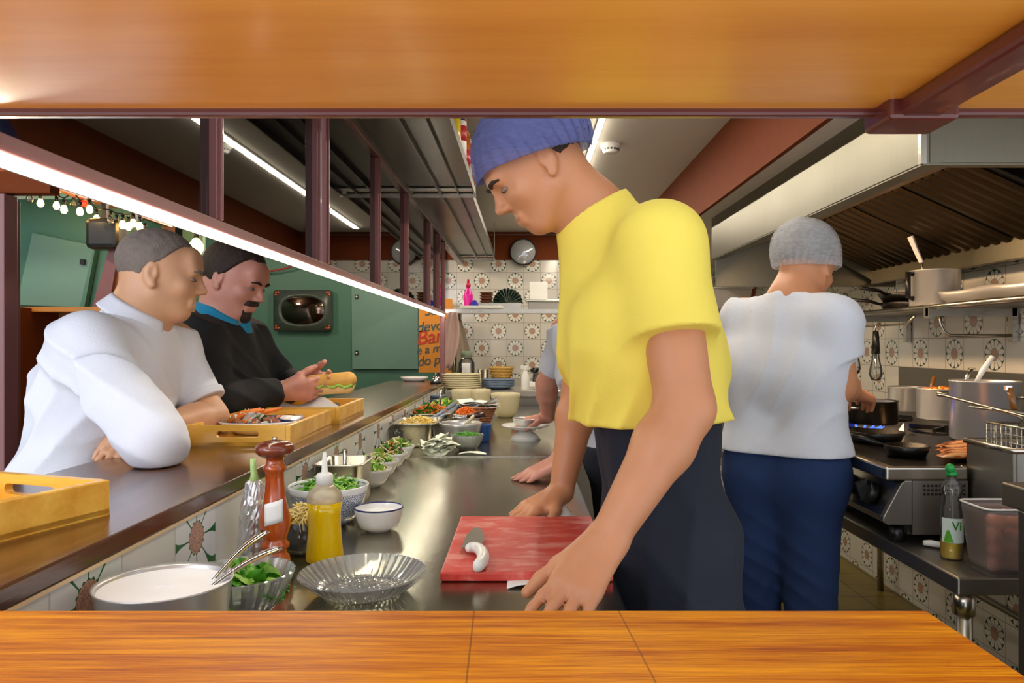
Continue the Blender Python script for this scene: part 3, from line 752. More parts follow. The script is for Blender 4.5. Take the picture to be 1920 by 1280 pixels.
tray('serving_tray', 'yellow wooden tray under the hands of the man in the black jacket', (-.572, 2.30, BZ), .03, .27, .40)
tray('serving_tray', 'nearest yellow wooden tray, empty, cut by the left edge of the picture', (-.598, 1.075, BZ), PI-.33, .285, .42)
t3 = bpy.data.objects['serving_tray.002']; t3.location = (-.598-.0, 1.075, BZ); t3.rotation_euler = (0, 0, -.33)
# the nearest tray runs towards the viewer from its far-right corner
for ch in t3.children:
    ch.location.y = -.42
def bowl_prof(r, h, rb, th=.004, n=8, p=1.8):
    out = []; 
    for i in range(n+1):
        t_ = i/n; out.append((rb+(r-rb)*t_**(1/p), .004+(h-.004)*t_**1.15))
    inn = [(max(x-th, 0), z+(th if i < 2 else 0)) for i, (x, z) in enumerate(out)]
    return [(0, 0), (rb*.9, 0)]+out+[(r-th*.5, h+.0015)]+inn[::-1]+[(0, inn[0][1])]
def bowl(name, label, cat, c, r, h, rb, m, rim=None, group=None, th=.004, p=1.8, fn=None, seg=40, rimw=.002):
    t = T(name, label, cat, c, 0, group)
    bo = O('body', MB().lathe(bowl_prof(r, h, rb, th, 8, p), seg=seg, fn=fn), m, t)
    if rim: O('rim', MB().tube([((r-th*.5)*math.cos(a*PI/16), (r-th*.5)*math.sin(a*PI/16), h) for a in range(32)], rimw, 6, closed=True), rim, bo)
    return t
def leafpile(name, label, cat, c, r, hh, specs, zb=0, group=None, seed=1, base=None):
    """loose leaves and shreds heaped in a dish: one uncountable mass"""
    rnd = random.Random(seed); m = MB(); mats = []
    if base is not None:
        mats.append(base); m.sph((0, 0, zb), (r*.86, r*.86, hh*.75), 14, 0)
    for k, (mt, num, size, kind) in enumerate(specs):
        mats.append(mt); mi = len(mats)-1
        for _ in range(num):
            a = rnd.random()*2*PI; q = r*math.sqrt(rnd.random())*.95
            z = zb+hh*(1-(q/r)**2)*.85+rnd.random()*hh*.3
            p = Vector((q*math.cos(a), q*math.sin(a), z)); R = rotm(rnd.uniform(-1, 1), rnd.uniform(-1, 1), rnd.random()*6.3); s_ = size*rnd.uniform(.6, 1.25)
            if kind == 'leaf':
                cu = rnd.uniform(-.5, .5); wv = rnd.random()*6
                def g(u, v, p=p, R=R, s_=s_, cu=cu, wv=wv):
                    w_ = math.sin(PI*min(max(u, .03), .97))**.6
                    x = (u-.5)*s_; y = (v-.5)*s_*.75*w_
                    return tuple(p+R @ Vector((x, y, cu*(x*x+y*y)/s_*2+.08*s_*math.sin(wv+v*9+u*5))))
                m.grid(g, 5, 4, True, mi)
            elif kind == 'shred':
                L = s_; d = R @ Vector((L, 0, 0)); e = R @ Vector((0, 0, L*.25)); w_ = .0013+size*.018
                m.tube([p-d*.5, p+e, p+d*.5], w_, 4, True, mi)
            else:
                m.sph(tuple(p), (s_*.5, s_*.4, s_*.3), 6, mi, R)
    return O(name, m, mats, None, loc=c, label=label, cat=cat, group=group, kind='stuff')
L_, S_, C_ = 'leaf', 'shred', 'chunk'
# --- plate of food on the middle tray
c = (-.70, 1.99, BZ+.010)
t = T('plate', 'white dinner plate with a dark blue rim on the middle tray', 'plate', c)
O('body', MB().lathe([(0, 0), (.07, 0), (.088, .012), (.112, .032), (.110, .035), (.086, .016), (.068, .005), (0, .005)], seg=48), M['white'], t)
O('rim_band', MB().lathe([(.0885, .0195), (.1085, .0352), (.109, .0358), (.088, .0205)], seg=48), M['navy'], t)
leafpile('meal', 'salad, carrot strips and meat heaped on the blue-rimmed plate', 'food', (c[0]-.018, c[1]-.01, c[2]+.010), .068, .030,
         [(M['paper'], 16, .045, L_), (M['leafl'], 14, .04, L_), (M['carrot'], 7, .045, S_), (M['meat'], 26, .028, C_), (M['cabb'], 14, .04, L_)], 0, seed=3, base=M['meat'])
m = MB()
for i, (x, y) in enumerate(((-.05, .0), (.0, .02), (-.03, -.03))):
    m.tube([(x-.04, y, .02), (x, y+.01, .04), (x+.045, y+.03, .05)], [.006, .007, .004], 8)
O('carrot_sticks', m, M['carrot'], None, loc=(c[0]-.01, c[1], c[2]+.01), label='orange carrot sticks lying on top of the meal', cat='carrot sticks', kind='stuff')
O('napkin', MB().grid(lambda u, v: (-.10+.2*u, -.06+.12*v+.02*u, .004+.045*math.sin(PI*v)*(.6+.4*math.sin(3*u))+.012*math.sin(9*u+4*v)), 14, 10), M['paper'], None, loc=(-.70, 2.44, BZ+.012), solid=.002,
  label='crumpled white napkin in the tray of the man in black', cat='napkin')
# --- far end of the bar
t = T('plate', 'white plate alone at the far end of the bar top', 'plate', tuple(W(777, 712, 4.95)[:2])+(BZ,))
O('body', MB().lathe([(0, 0), (.06, 0), (.07, .006), (.092, .026), (.09, .029), (.066, .012), (0, .01)], seg=40), M['white'], t)
t = T('service_bell', 'small chrome service bell on a black base at the far end of the bar', 'bell', tuple(W(817, 718, 4.62)[:2])+(BZ,))
O('base', MB().lathe([(0, 0), (.034, 0), (.034, .012), (.028, .018), (0, .018)], seg=28), M['black'], t)
O('dome', MB().lathe([(.031, .018), (.03, .03), (.022, .042), (.008, .048), (0, .049)], seg=28), M['chrome'], t)
O('button', MB().cyl((0, 0, .049), (0, 0, .06), .003).sph((0, 0, .062), .006), M['chrome'], t)
# --- pepper mill
t = T('pepper_mill', 'tall turned reddish wooden pepper mill with a white paper tag', 'pepper mill', (-.426, 1.27, TW))
mw = wood('mill_wood', '8a2e08', 'c05a1c', axis=2, scale=6, stretch=8, rough=.18, coat=.6)
O('body', MB().lathe([(0, 0), (.0255, 0), (.027, .004), (.027, .028), (.0235, .042), (.0195, .046), (.0195, .052), (.024, .056), (.024, .062), (.019, .068), (.0195, .072), (.026, .092), (.0255, .108), (.020, .128), (.0165, .152), (.0155, .172), (.0155, .183), (.019, .187), (.0195, .191), (.016, .196), (.0145, .2), (.0145, .206), (0, .206)], seg=48), mw, t)
O('head', MB().lathe([(0, .206), (.014, .206), (.026, .211), (.032, .218), (.0325, .226), (.026, .233), (.012, .236), (0, .236)], seg=48), wood('mill_head_wood', '5e2412', '7e3a20', axis=0, scale=5, rough=.22, coat=.5), t)
O('nut', MB().cyl((0, 0, .236), (0, 0, .242), .004), M['chrome'], t)
O('tag', MB().grid(lambda u, v: (.0268*math.cos(-1.9+1.15*u), .0268*math.sin(-1.9+1.15*u), .096+.037*v+.008*u), 8, 4), M['paper'], t, solid=.0006, label='white paper tag')
# --- squeeze bottle of oil
t = T('oil_bottle', 'clear squeeze bottle filled with yellow oil, white pointed nozzle', 'bottle', (-.371, 1.38, TW))
nt = NT('yellow_oil'); nt.set(col=lin('f0c808'), rough=.12, trans=.12, ior=1.4, sss=.0, coat=.5); nt.b.inputs['Emission Strength'].default_value = 0
O('body', MB().lathe([(0, 0), (.031, 0), (.034, .004), (.034, .012), (.0305, .05), (.029, .07), (.0295, .09), (.032, .110), (0, .110)], seg=40), nt.mat, t, label='yellow oil')
O('shoulder', MB().lathe([(.032, .110), (.0325, .118), (.029, .128), (.019, .137), (.0155, .142), (0, .142)], seg=40), thin_glass('milky_plastic', 'fff8e0', 1.45, haze=.6, hazecol='f0ecd8', rough=.2), t)
O('cap', MB().lathe([(0, .14), (.0155, .14), (.0155, .158), (.013, .161), (.006, .164), (.003, .2), (0, .2005)], seg=28), M['whitep'], t)
# --- enamel bowl with salt
t = bowl('enamel_bowl', 'small white enamel bowl with a dark blue rim standing alone', 'bowl', (-.315, 1.605, TW), .0525, .05, .028, M['white'], M['navy'], p=2.6, th=.002, rimw=.0018)
O('salt', MB().lathe([(0, .044), (.03, .042), (.0495, .04)], seg=32), mat('white_salt', 'f4f4f4', .9, bump=.5, bs=300), None, loc=(-.315, 1.605, TW), label='white salt filling the enamel bowl', cat='salt', kind='stuff')
# --- big patterned bowl
pb = NT('wave_pattern_glaze'); tc = pb.coord(); sp = pb.n.new('ShaderNodeSeparateXYZ'); pb.l.new(tc, sp.inputs[0])
aa = pb.m('MULTIPLY', pb.m('ARCTAN2', sp.outputs[1], sp.outputs[0]), 24/(2*PI)); zz = pb.m('DIVIDE', sp.outputs[2], .014)
row = pb.m('FLOOR', zz); ua = pb.m('ADD', aa, pb.m('MULTIPLY', pb.m('MODULO', row, 2), .5))
fx = pb.m('SUBTRACT', pb.m('FRACT', pb.m('ADD', ua, 50)), .5); fz = pb.m('FRACT', zz)
rr_ = pb.m('SQRT', pb.m('ADD', pb.m('MULTIPLY', fx, fx), pb.m('MULTIPLY', pb.m('MULTIPLY', fz, fz), .3)))
st_ = pb.m('GREATER_THAN', pb.m('FRACT', pb.m('MULTIPLY', rr_, 7)), .5)
band = pb.m('MULTIPLY', pb.m('LESS_THAN', sp.outputs[2], .075), st_)
pb.set(col=pb.mix(band, lin('e4e8ea'), lin('2a4a8a')), rough=.12, coat=.4)
t = bowl('patterned_bowl', 'large bowl with a blue wave pattern outside, holding green herbs', 'bowl', (-.437, 1.66, TW), .088, .088, .04, pb.mat, p=2.0)
O('rim_line', MB().tube([(.083*math.cos(a*PI/20), .083*math.sin(a*PI/20), .083) for a in range(40)], .0009, 5, closed=True), M['navy'], t)
leafpile('chopped_herbs', 'fresh green herbs heaped in the blue patterned bowl', 'herbs', (-.437, 1.66, TW+.06), .066, .03, [(M['leaf'], 60, .035, L_), (M['leafl'], 60, .05, S_), (M['leaf'], 60, .05, S_)], seed=5, base=M['herb'])
# --- glass of grated cheese
t = T('glass_jar', 'small glass tub of yellow shreds between the mill and the oil bottle', 'jar', (-.425, 1.44, TW))
O('body', MB().lathe([(0, 0), (.034, 0), (.037, .01), (.042, .062), (.040, .062), (.035, .01), (0, .006)], seg=32), M['glass'], t)
O('contents', MB().lathe([(0, .006), (.033, .007), (.038, .055), (0, .062)], seg=24), mat('yellow_filling', 'b8a430', .5), t)
leafpile('grated_cheese', 'pale grated cheese heaped on the small glass tub', 'cheese', (-.425, 1.44, TW+.056), .034, .028, [(M['cheese'], 160, .028, S_), (M['corn'], 40, .022, S_)], seed=8, base=M['cheese'])
# --- foil wrapped bottle with green spout
rnd = random.Random(4)
def jit(a, r, z): return (r*(1+rnd.uniform(-.07, .05)), z+rnd.uniform(-.0015, .0015)) if r > .004 else (r, z)
t = T('foil_bottle', 'bottle wrapped in crumpled foil with a pale green spout', 'bottle', (-.478, 1.315, TW))
O('foil', MB().lathe([(0, 0), (.03, 0)]+[(.0305-.0005*i, .008*i) for i in range(1, 15)]+[(.022, .121), (.019, .128), (.017, .136), (.0155, .146), (.0145, .155), (.011, .16), (0, .161)], seg=44, fn=jit, sm=False), mat('foil', 'dcdcdc', .28, metal=.75, bump=.3), t)
O('spout', MB().tube([(0, 0, .158), (0, .001, .17), (-.001, 0, .185), (-.002, 0, .199)], [.009, .006, .0055, .0045], 12), mat('pale_green_spout', 'a8c47a', .4, var=.3), t)
# --- yoghurt bowl and spoons
cy = (-.437, .905, TW)
t = T('steel_bowl', 'steel bowl brimming with white yoghurt at the bottom left', 'bowl', cy)
O('body', MB().lathe([(0, 0), (.05, 0), (.062, .02), (.072, .07), (.0765, .108), (.0785, .112), (.0785, .114), (.0745, .110), (.068, .07), (.058, .02), (0, .006)], seg=56), M['alum'], t)
O('yoghurt', MB().grid(lambda u, v: (.0738*v*math.cos(2*PI*u), .0738*v*math.sin(2*PI*u), .1065+.0012*math.sin(5*v+2*PI*u)), 48, 10), mat('white_yoghurt', 'ffffff', .35, var=.01), None, loc=cy, label='thick white yoghurt filling the steel bowl', cat='yoghurt', kind='stuff')
def spoon(label, a, b, w0, mt, mw_=.010):
    """handle from the dish (a) to the tip (b)"""
    t = T('serving_spoon', label, 'spoon', a); a, b = Vector(a), Vector(b); d = b-a; s_, u_, dd = frame(d)
    m = MB()
    for i in range(13):
        q = i/12; w_ = (.0035+.0075*q**1.5)*w0*(1-.5*max(0, q-.9)*8*.5); h_ = .0018+.001*q
        p = a+d*q+u_*.006*math.sin(PI*q)
        m.v += [tuple(p+s_*w_*x+u_*h_*z) for x, z in ((-1, 0), (-.5, 1), (.5, 1), (1, 0), (.5, -1), (-.5, -1))]
    for i in range(12):
        for k in range(6): m.f.append((i*6+k, i*6+(k+1) % 6, i*6+6+(k+1) % 6, i*6+6+k))
    m.f += [(0, 5, 4, 3, 2, 1), tuple(72+k for k in range(6))]; m.sm = [True]*len(m.f); m.mi = [0]*len(m.f)
    O('handle', m, mt, t, True)
    O('spoon_bowl', MB().sph(a-dd*.016, (.012, .02, .004), 14, 0, Matrix((s_, dd, u_)).transposed()), mt, t, True)
    return t
spoon('upper silver serving spoon leaning out of the yoghurt', (-.392, .93, 1.052), tuple(W(497, 997, 1.06)), .9, M['chrome'])
spoon('lower silver spoon with a broad ornate handle in the yoghurt', (-.388, .90, 1.050), tuple(W(520, 1028, 1.03)), 1.1, M['chrome'])
# --- cut glass bowls
def flute(n, amp, z0=0):
    return lambda a, r, z: (r*(1+amp*abs(math.sin(a*n/2))*(1 if z > z0 else 0)), z)
M['cutglass'] = thin_glass('cut_glass', 'f2f6f2', 1.5, haze=.27, hazecol='ffffff', rough=.06)
t = T('glass_bowl', 'cut glass bowl filled with green salad leaves behind the yoghurt', 'bowl', (-.415, 1.085, TW))
O('body', MB().lathe(bowl_prof(.075, .07, .03, .004, 8, 1.6), seg=80, fn=flute(26, .05, .02), sm=False), M['cutglass'], t)
leafpile('salad_leaves', 'bright green salad leaves in the cut glass bowl', 'salad', (-.415, 1.085, TW+.03), .06, .04, [(M['leaf'], 80, .035, L_), (M['leafl'], 70, .036, L_)], seed=11, base=M['leaf'])
t = T('glass_plate', 'empty fluted cut glass dish at the bottom centre', 'dish', (-.262, 1.205, TW))
def pl(u, v):
    a = 2*PI*u; r = .1*v; z = .004+.03*max(0, (v-.62)/.38)**1.3
    r_ = r*(1+.018*abs(math.sin(a*22))*(v > .6)); z += .0025*math.sin(a*18+v*40)*math.sin(-a*18+v*40)*(v < .62)
    return (r_*math.cos(a), r_*math.sin(a), z)
O('body', MB().grid(pl, 176, 24, False), M['cutglass'], t, solid=.003)
# --- steel insert with a scoop handle
def gn(name, label, x0, x1, y0, y1, h, c0=None, group=None):
    t = T(name, label, 'pan', ((x0+x1)/2, (y0+y1)/2, TW)); m = MB(); N = 32
    def ring(gx, gz, e=.25): 
        return [((x0+x1)/2+(x1-x0)/2*gx*math.copysign(abs(math.cos(a))**e, math.cos(a)), (y0+y1)/2+((y1-y0)/2-(1-gx)*(x1-x0)/2)*math.copysign(abs(math.sin(a))**e, math.sin(a)), TW+gz) for a in [2*PI*(k+.5)/N for k in range(N)]]
    R_ = [ring(.80, 0), ring(.86, .01), ring(.89, h-.004), ring(1.0, h-.003), ring(1.0, h), ring(.88, h), ring(.84, .012), ring(.5, .008)]
    for r in R_: m.v += r
    for i in range(len(R_)-1):
        for k in range(N): m.f.append((i*N+k, i*N+(k+1) % N, (i+1)*N+(k+1) % N, (i+1)*N+k))
    m.f.append(tuple(range(N))[::-1]); m.f.append(tuple(range((len(R_)-1)*N, len(R_)*N)))
    m.sm = [True]*(len(m.f)-2)+[False]*2; m.mi = [0]*len(m.f)
    O('body', m, M['steel'], t, True); return t
gn('steel_pan', 'small deep steel pan with a spoon handle beside the patterned bowl', -.523, -.395, 1.81, 1.975, .106)
t = T('small_spoon', 'ribbed handle standing in the small steel pan', 'spoon', (-.47, 1.9, TW+.01))
O('handle', MB().tube([(-.46, 1.90, TW+.02), (-.455, 1.885, TW+.135)], [.004, .006], 8), M['chrome'], t, True)
O('spoon_bowl', MB().sph((-.461, 1.902, TW+.02), (.016, .01, .008), 12), M['chrome'], t, True)
# --- four salad bowls in a row
ORD = ['nearest', 'second', 'third', 'farthest']
bw = [(-.432, 2.10), (-.437, 2.255), (-.437, 2.41), (-.437, 2.57)]
for i, (x, y) in enumerate(bw):
    bowl('salad_bowl', f'white salad bowl with a thin blue rim, {ORD[i]} of the row of four', 'bowl', (x, y, TW), .056, .05, .024, M['white'], M['navy'], group='white salad bowls in a row', p=1.7, rimw=.0013, th=.003)
    ratio = [(26, 26, 8), (20, 44, 6), (10, 36, 30), (34, 34, 4)][i]
    leafpile('mixed_salad', f'salad of leaves, sprouts and carrot in the {ORD[i]} salad bowl', 'salad', (x-.006, y, TW+.034), .046, .032,
             [(M['leafl'], ratio[0], .03, L_), (M['sprout'], ratio[1], .035, S_), (M['redleaf'], ratio[2], .035, L_), (M['leaf'], 14, .03, L_), (M['corn'], 10, .012, C_), (M['carrot'], 8, .02, S_)], group='salads in the row of bowls', seed=20+i, base=M['leaf'])
# --- pans further on
gn('steel_pan', 'large steel pan heaped with yellow grated cheese', -.523, -.345, 2.88, 3.16, .092)
leafpile('grated_cheese', 'yellow grated cheese in the large steel pan', 'cheese', (-.434, 3.02, TW+.068), .078, .03, [(M['corn'], 120, .03, S_), (M['cheese'], 150, .03, S_)], seed=31, base=M['cheese'])
gn('steel_pan', 'steel pan with carrot and green herbs behind the cheese pan', -.52, -.33, 3.28, 3.62, .092)
leafpile('carrot_shreds', 'orange carrot and green herbs in the pan behind the cheese', 'vegetables', (-.43, 3.42, TW+.07), .085, .045, [(M['carrot'], 150, .035, S_), (M['herb'], 90, .03, L_)], seed=32, base=M['carrot'])
gn('steel_pan', 'steel pan with mixed vegetables farthest back by the tiled wall', -.52, -.33, 3.72, 4.0, .08)
leafpile('green_vegetables', 'green and yellow vegetables in the farthest steel pan', 'vegetables', (-.42, 3.85, TW+.065), .08, .04, [(M['herb'], 50, .03, L_), (M['leafl'], 50, .035, L_), (M['corn'], 40, .025, C_)], seed=33, base=M['herb'])
t = T('tongs', 'grey plastic tongs lying across the vegetable pans', 'tongs', (-.33, 3.4, TW+.1))
O('arm', MB().tube([W(800, 790, 3.1), W(826, 775, 3.3), W(852, 757, 3.7)], [.006, .01, .012], 8), M['bluep'], t, True)
O('arm', MB().tube([W(806, 792, 3.1), W(832, 779, 3.3), W(858, 763, 3.7)], [.006, .01, .012], 8), M['bluep'], t, True)
t = T('serving_spoon', 'pale spoon sticking up from the pan behind the cheese', 'spoon', (-.4, 3.5, TW+.1))
O('handle', MB().tube([W(824, 765, 3.6), W(826, 745, 3.6), W(827, 731, 3.6)], [.005, .007, .008], 8), M['chrome'], t, True)
O('spoon_bowl', MB().sph(W(824, 766, 3.6), (.02, .012, .01), 12), M['chrome'], t, True)
t = T('glass_tumbler', 'small clear glass tumbler in front of the cheese pan', 'glass', (-.485, 2.80, TW))
O('body', MB().lathe([(0, 0), (.022, 0), (.030, .075), (.028, .075), (.021, .006), (0, .006)], seg=28), M['glass'], t)
t = bowl('steel_bowl', 'round steel bowl with cutlery beside the cheese pan', 'bowl', (-.262, 3.0, TW), .088, .085, .045, M['alum'], p=2.4)
t = T('carving_fork', 'cream-handled fork resting in the round steel bowl', 'fork', tuple(W(885, 790, 2.95)))
O('handle', MB().tube([W(866, 800, 2.95), W(878, 790, 2.93), W(888, 779, 2.95)], [.003, .006, .006], 8), M['cream'], t, True)
O('prong', MB().tube([W(866, 800, 2.95), W(855, 806, 2.97)], [.003, .002], 6), M['chrome'], t, True)
t = T('ladle', 'dark wooden handled ladle lying over the round bowl', 'ladle', tuple(W(895, 778, 3.1)))
O('handle', MB().tube([W(876, 780, 3.1), W(895, 778, 3.1), W(911, 777, 3.1)], [.009, .012, .011], 10), wood('dark_handle', '2a1410', '4a2820', axis=0), t, True)
O('shaft', MB().tube([W(830, 787, 3.15), W(876, 780, 3.1)], [.004, .005], 8), M['chrome'], t, True)
t = bowl('glass_bowl', 'small fluted glass bowl of chopped green chives', 'bowl', (-.222, 2.83, TW), .062, .058, .03, M['cutglass'], fn=flute(30, .05, .01), seg=90)
leafpile('chopped_chives', 'finely chopped green chives in the fluted glass bowl', 'herbs', (-.222, 2.83, TW+.05), .052, .012, [(M['leaf'], 160, .014, S_)], seed=35, base=M['leaf'])
t = bowl('blue_bowl', 'small dark blue tub behind the glass bowl of chives', 'bowl', (-.175, 3.08, TW), .035, .07, .028, mat('deep_blue_plastic', '1c4a8c', .35))
leafpile('carrot_shreds', 'orange shreds in the middle dish by the napkin basket', 'vegetables', (-.315, 3.36, TW+.075), .05, .035, [(M['carrot'], 90, .03, S_)], seed=36, base=M['carrot'])
bowl('steel_bowl', 'small steel bowl of orange shreds by the napkin basket', 'bowl', (-.265, 3.36, TW), .06, .085, .045, M['alum'], p=2.4)
bpy.data.objects['carrot_shreds.001'].location.x = -.265
# cabbage
rnd = random.Random(12); m = MB()
for i in range(26):
    a = rnd.random()*6.28; q = rnd.random()*.045; zz_ = .01+rnd.random()*.085*(1-q/.06); s_ = rnd.uniform(.05, .085)
    R = rotm(rnd.uniform(-.5, .5), rnd.uniform(-.5, .5), rnd.random()*6.3); p = Vector((q*math.cos(a), q*math.sin(a), zz_)); cu = rnd.uniform(-.4, .2); ph = rnd.random()*6
    m.grid(lambda u, v: tuple(p+R @ Vector(((u-.5)*s_, (v-.5)*s_*.85, cu*((u-.5)**2+(v-.5)**2)*s_*1.4+.003*math.sin(ph+u*14)*math.sin(v*11)))), 7, 7)
O('cabbage', m, M['cabb'], None, loc=(-.318, 2.70, TW), label='pile of curled pale cabbage leaves at the worktop joint', cat='cabbage', kind='stuff')
O('cabbage_leaf', MB().grid(lambda u, v: (-.045+.1*u, .04*(v-.5)*math.sin(PI*min(max(u, .05), .95))**.5, .004+.008*math.sin(PI*u)+.002*math.sin(9*v+6*u)), 14, 8), M['cabb'], None, loc=(-.195, 2.69, TW), solid=.0015, label='single flat cabbage leaf right of the pile', cat='leaf')
# napkin basket
def wicker(name, label, c, r, rb, h, m0, nr=8, nv=26):
    t = T(name, label, 'basket', c); m = MB()
    for k in range(nr):
        q = k/(nr-1); R_ = rb+(r-rb)*q; ph = (k % 2)*PI
        m.tube([((R_+.0025*math.cos(nv/2*a+ph))*math.cos(a), (R_+.0025*math.cos(nv/2*a+ph))*math.sin(a), .004+(h-.006)*q) for a in [2*PI*i/80 for i in range(80)]], h/nr*.5, 5, closed=True)
    O('weave', m, m0, t); v = MB()
    for k in range(nv):
        a = 2*PI*k/nv; v.cyl((rb*math.cos(a), rb*math.sin(a), 0), (r*math.cos(a), r*math.sin(a), h), .003, None, 6)
    O('uprights', v, m0, t, kind='stuff')
    O('bottom', MB().lathe([(0, 0), (rb, 0), (rb, .004), (0, .004)], seg=24), m0, t); return t
wicker('bread_basket', 'pinkish wicker basket lined with white paper napkins', (-.235, 3.72, TW), .088, .055, .09, mat('pink_wicker', 'a8704e', .6, var=.25))
m = MB(); rnd = random.Random(3)
for i in range(9):
    a = rnd.uniform(-.6, .6)+(PI if i % 2 else 0); R = rotm(0, rnd.uniform(-.25, .25), a); z_ = .078+.004*i; ph = rnd.random()*6
    m.grid(lambda u, v: tuple(R @ Vector(((u-.5)*.19, (v-.5)*.12, .012*math.sin(ph+u*7)+.01*(2*u-1)**2))+Vector((0, 0, z_))), 10, 6)
O('napkins', m, M['paper'], None, loc=(-.235, 3.72, TW), label='white paper napkins bunched in the pinkish basket', cat='napkins', kind='stuff')
# cream cups and bowls behind
for (px, r, lab) in ((868, .068, 'pale cream bowl, left of the three behind the vegetables'), (900, .064, 'pale cream bowl, middle of the three behind the vegetables')):
    p = W(px, 0, 4.35)
    bowl('cream_bowl', lab, 'bowl', (p.x, 4.35, TW), r, .135, r*.55, M['cream'], group='cream bowls behind the vegetables', p=2.2)
bowl('cream_bowl', 'large pale cream bowl right of the napkin basket, biggest of three', 'bowl', (W(948, 0, 4.1).x, 4.1, TW), .082, .13, .045, M['cream'], group='cream bowls behind the vegetables', p=2.0)
for k in range(3):
    p = W(812, 0, 4.25); t = T('blue_saucer', ['bottom', 'middle', 'top'][k]+' blue saucer of the small stack against the tiled wall', 'saucer', (p.x+.02, 4.25, TW+.04+.025*k), 0, 'blue saucers by the tiled wall')
    O('body', MB().lathe([(0, 0), (.03, 0), (.055, .018), (.053, .021), (.028, .004), (0, .004)], seg=28), M['bluep'], t)
O('steel_box', MB().bx(-.055, .055, -.055, .055, 0, .04), M['steel'], None, loc=(W(812, 0, 4.25).x+.02, 4.25, TW), bevel=.004, label='low steel box under the small blue saucers', cat='box')
# plate stacks on the back counter
def stack(n, base, c, r, dz, m0, lab, grp):
    t = T(base, '', 'plate', c, 0, grp)
    O('body', MB().lathe([(0, 0), (r*.6, 0), (r*.72, .004), (r, .018), (r, .023), (r*.96, .0235), (r*.7, .009), (0, .006)], seg=48), m0, t)
    words_ = ['lowest', 'second lowest', 'third from below', 'fourth from below', 'fifth from below', 'sixth from below', 'seventh from below']
    for k in range(n):
        o = t if k == 0 else dup(t, (c[0], c[1], c[2]+dz*k))
        o['label'] = f'{"topmost" if k == n-1 else words_[k]} plate of the {lab} stack behind the bowls'
stack(7, 'cream_plate', (W(865, 0, 4.98).x, 4.98, 1.05), .131, .0135, M['cream'], 'cream', 'cream plates stacked on the back counter')
stack(5, 'blue_plate', (W(934, 0, 5.05).x, 5.05, 1.05), .112, .0105, M['bluep'], 'grey-blue', 'blue plates stacked on the back counter')
# jar with label
t = T('storage_jar', 'glass storage jar with a white label and flip lid', 'jar', (W(875, 0, 5.45).x, 5.45, 1.05))
O('body', MB().lathe([(0, 0), (.055, 0), (.058, .01), (.058, .14), (.04, .165), (.034, .17), (.032, .165), (.054, .138), (.054, .01), (0, .006)], seg=32), M['glass'], t)
O('contents', MB().lathe([(0, .006), (.052, .007), (.052, .07), (0, .075)], seg=24), mat('amber_contents', '9a4a20', .5, var=.4), t)
O('lid', MB().lathe([(0, .175), (.042, .175), (.042, .205), (.036, .212), (0, .212)], seg=28), mat('jar_lid_glass', '8a9a84', .15), t)
O('paper_label', MB().grid(lambda u, v: (.059*math.cos(-PI/2-.55+1.1*u), .059*math.sin(-PI/2-.55+1.1*u), .04+.1*v), 8, 3), M['paper'], t, solid=.001)
t.scale = (1, 1, 1.18)
t = T('steel_cup', 'steel cup between the storage jar and the wicker basket', 'cup', (W(906, 0, 5.3).x, 5.3, 1.05))
O('body', MB().lathe([(0, 0), (.03, 0), (.04, .12), (.044, .122), (.038, .12), (.028, .006), (0, .006)], seg=28), M['steel'], t)
t = wicker('wicker_basket', 'straw-coloured wicker basket with a thin arched handle', (W(940, 0, 5.45).x, 5.45, 1.05), .082, .05, .13, mat('straw_wicker', 'c49a4a', .6, var=.25), 7, 24)
O('handle', MB().tube([(-.055+.0*i+.11*i/12-.02, 0, .12+.055*math.sin(PI*i/12)) for i in range(13)], .002, 6), M['iron'], t)
t = T('spray_bottle', 'white spray bottle standing before the black till', 'spray bottle', (W(985, 0, 4.9).x, 4.9, 1.05))
O('body', MB().lathe([(0, 0), (.026, 0), (.028, .004), (.027, .09), (.015, .115), (.011, .125), (0, .125)], seg=24), M['whitep'], t)
O('spray_head', MB().box((-.008, 0, .148), (.045, .018, .022)).tube([(-.012, 0, .14), (-.02, 0, .12), (-.028, 0, .105)], .004, 6).cyl((0, 0, .125), (0, 0, .14), .012), M['whitep'], t, bevel=.002)
t = T('black_till', 'black card terminal on a white box behind the spray bottle', 'terminal', (W(1010, 0, 5.3).x, 5.3, 1.05))
O('white_box', MB().bx(-.1, .16, -.06, .08, 0, .035), M['whitep'], t, bevel=.004)
O('body', MB().hexa([(-.045, -.05, .035), (.07, -.05, .035), (.07, .06, .035), (-.045, .06, .035), (-.03, -.03, .085), (.055, -.03, .085), (.06, .06, .1), (-.04, .06, .1)]), M['black'], t, bevel=.006)
O('knob', MB().sph((-.03, .0, .115), (.032, .03, .02), 14), M['black'], t)
# plate held by the second cook
pc = W(985, 795, 3.12)
t = T('plate', 'white plate with a metal dish above the worktop, held by the far cook', 'plate', (pc.x, pc.y, TW+.045))
O('body', MB().lathe([(0, 0), (.06, 0), (.1, .016), (.1, .019), (.058, .005), (0, .005)], seg=40), M['white'], t)
bowl('steel_dish', 'small steel dish on the plate held by the far cook', 'dish', (pc.x, pc.y, TW+.05), .055, .04, .035, M['alum'])
O('upturned_bowl', MB().lathe([(0, .045), (.02, .045), (.05, .02), (.065, 0), (.06, 0), (0, .04)], seg=32), M['whitep'], None, loc=(pc.x, pc.y, TW), label='small white stand under the held plate', cat='stand')
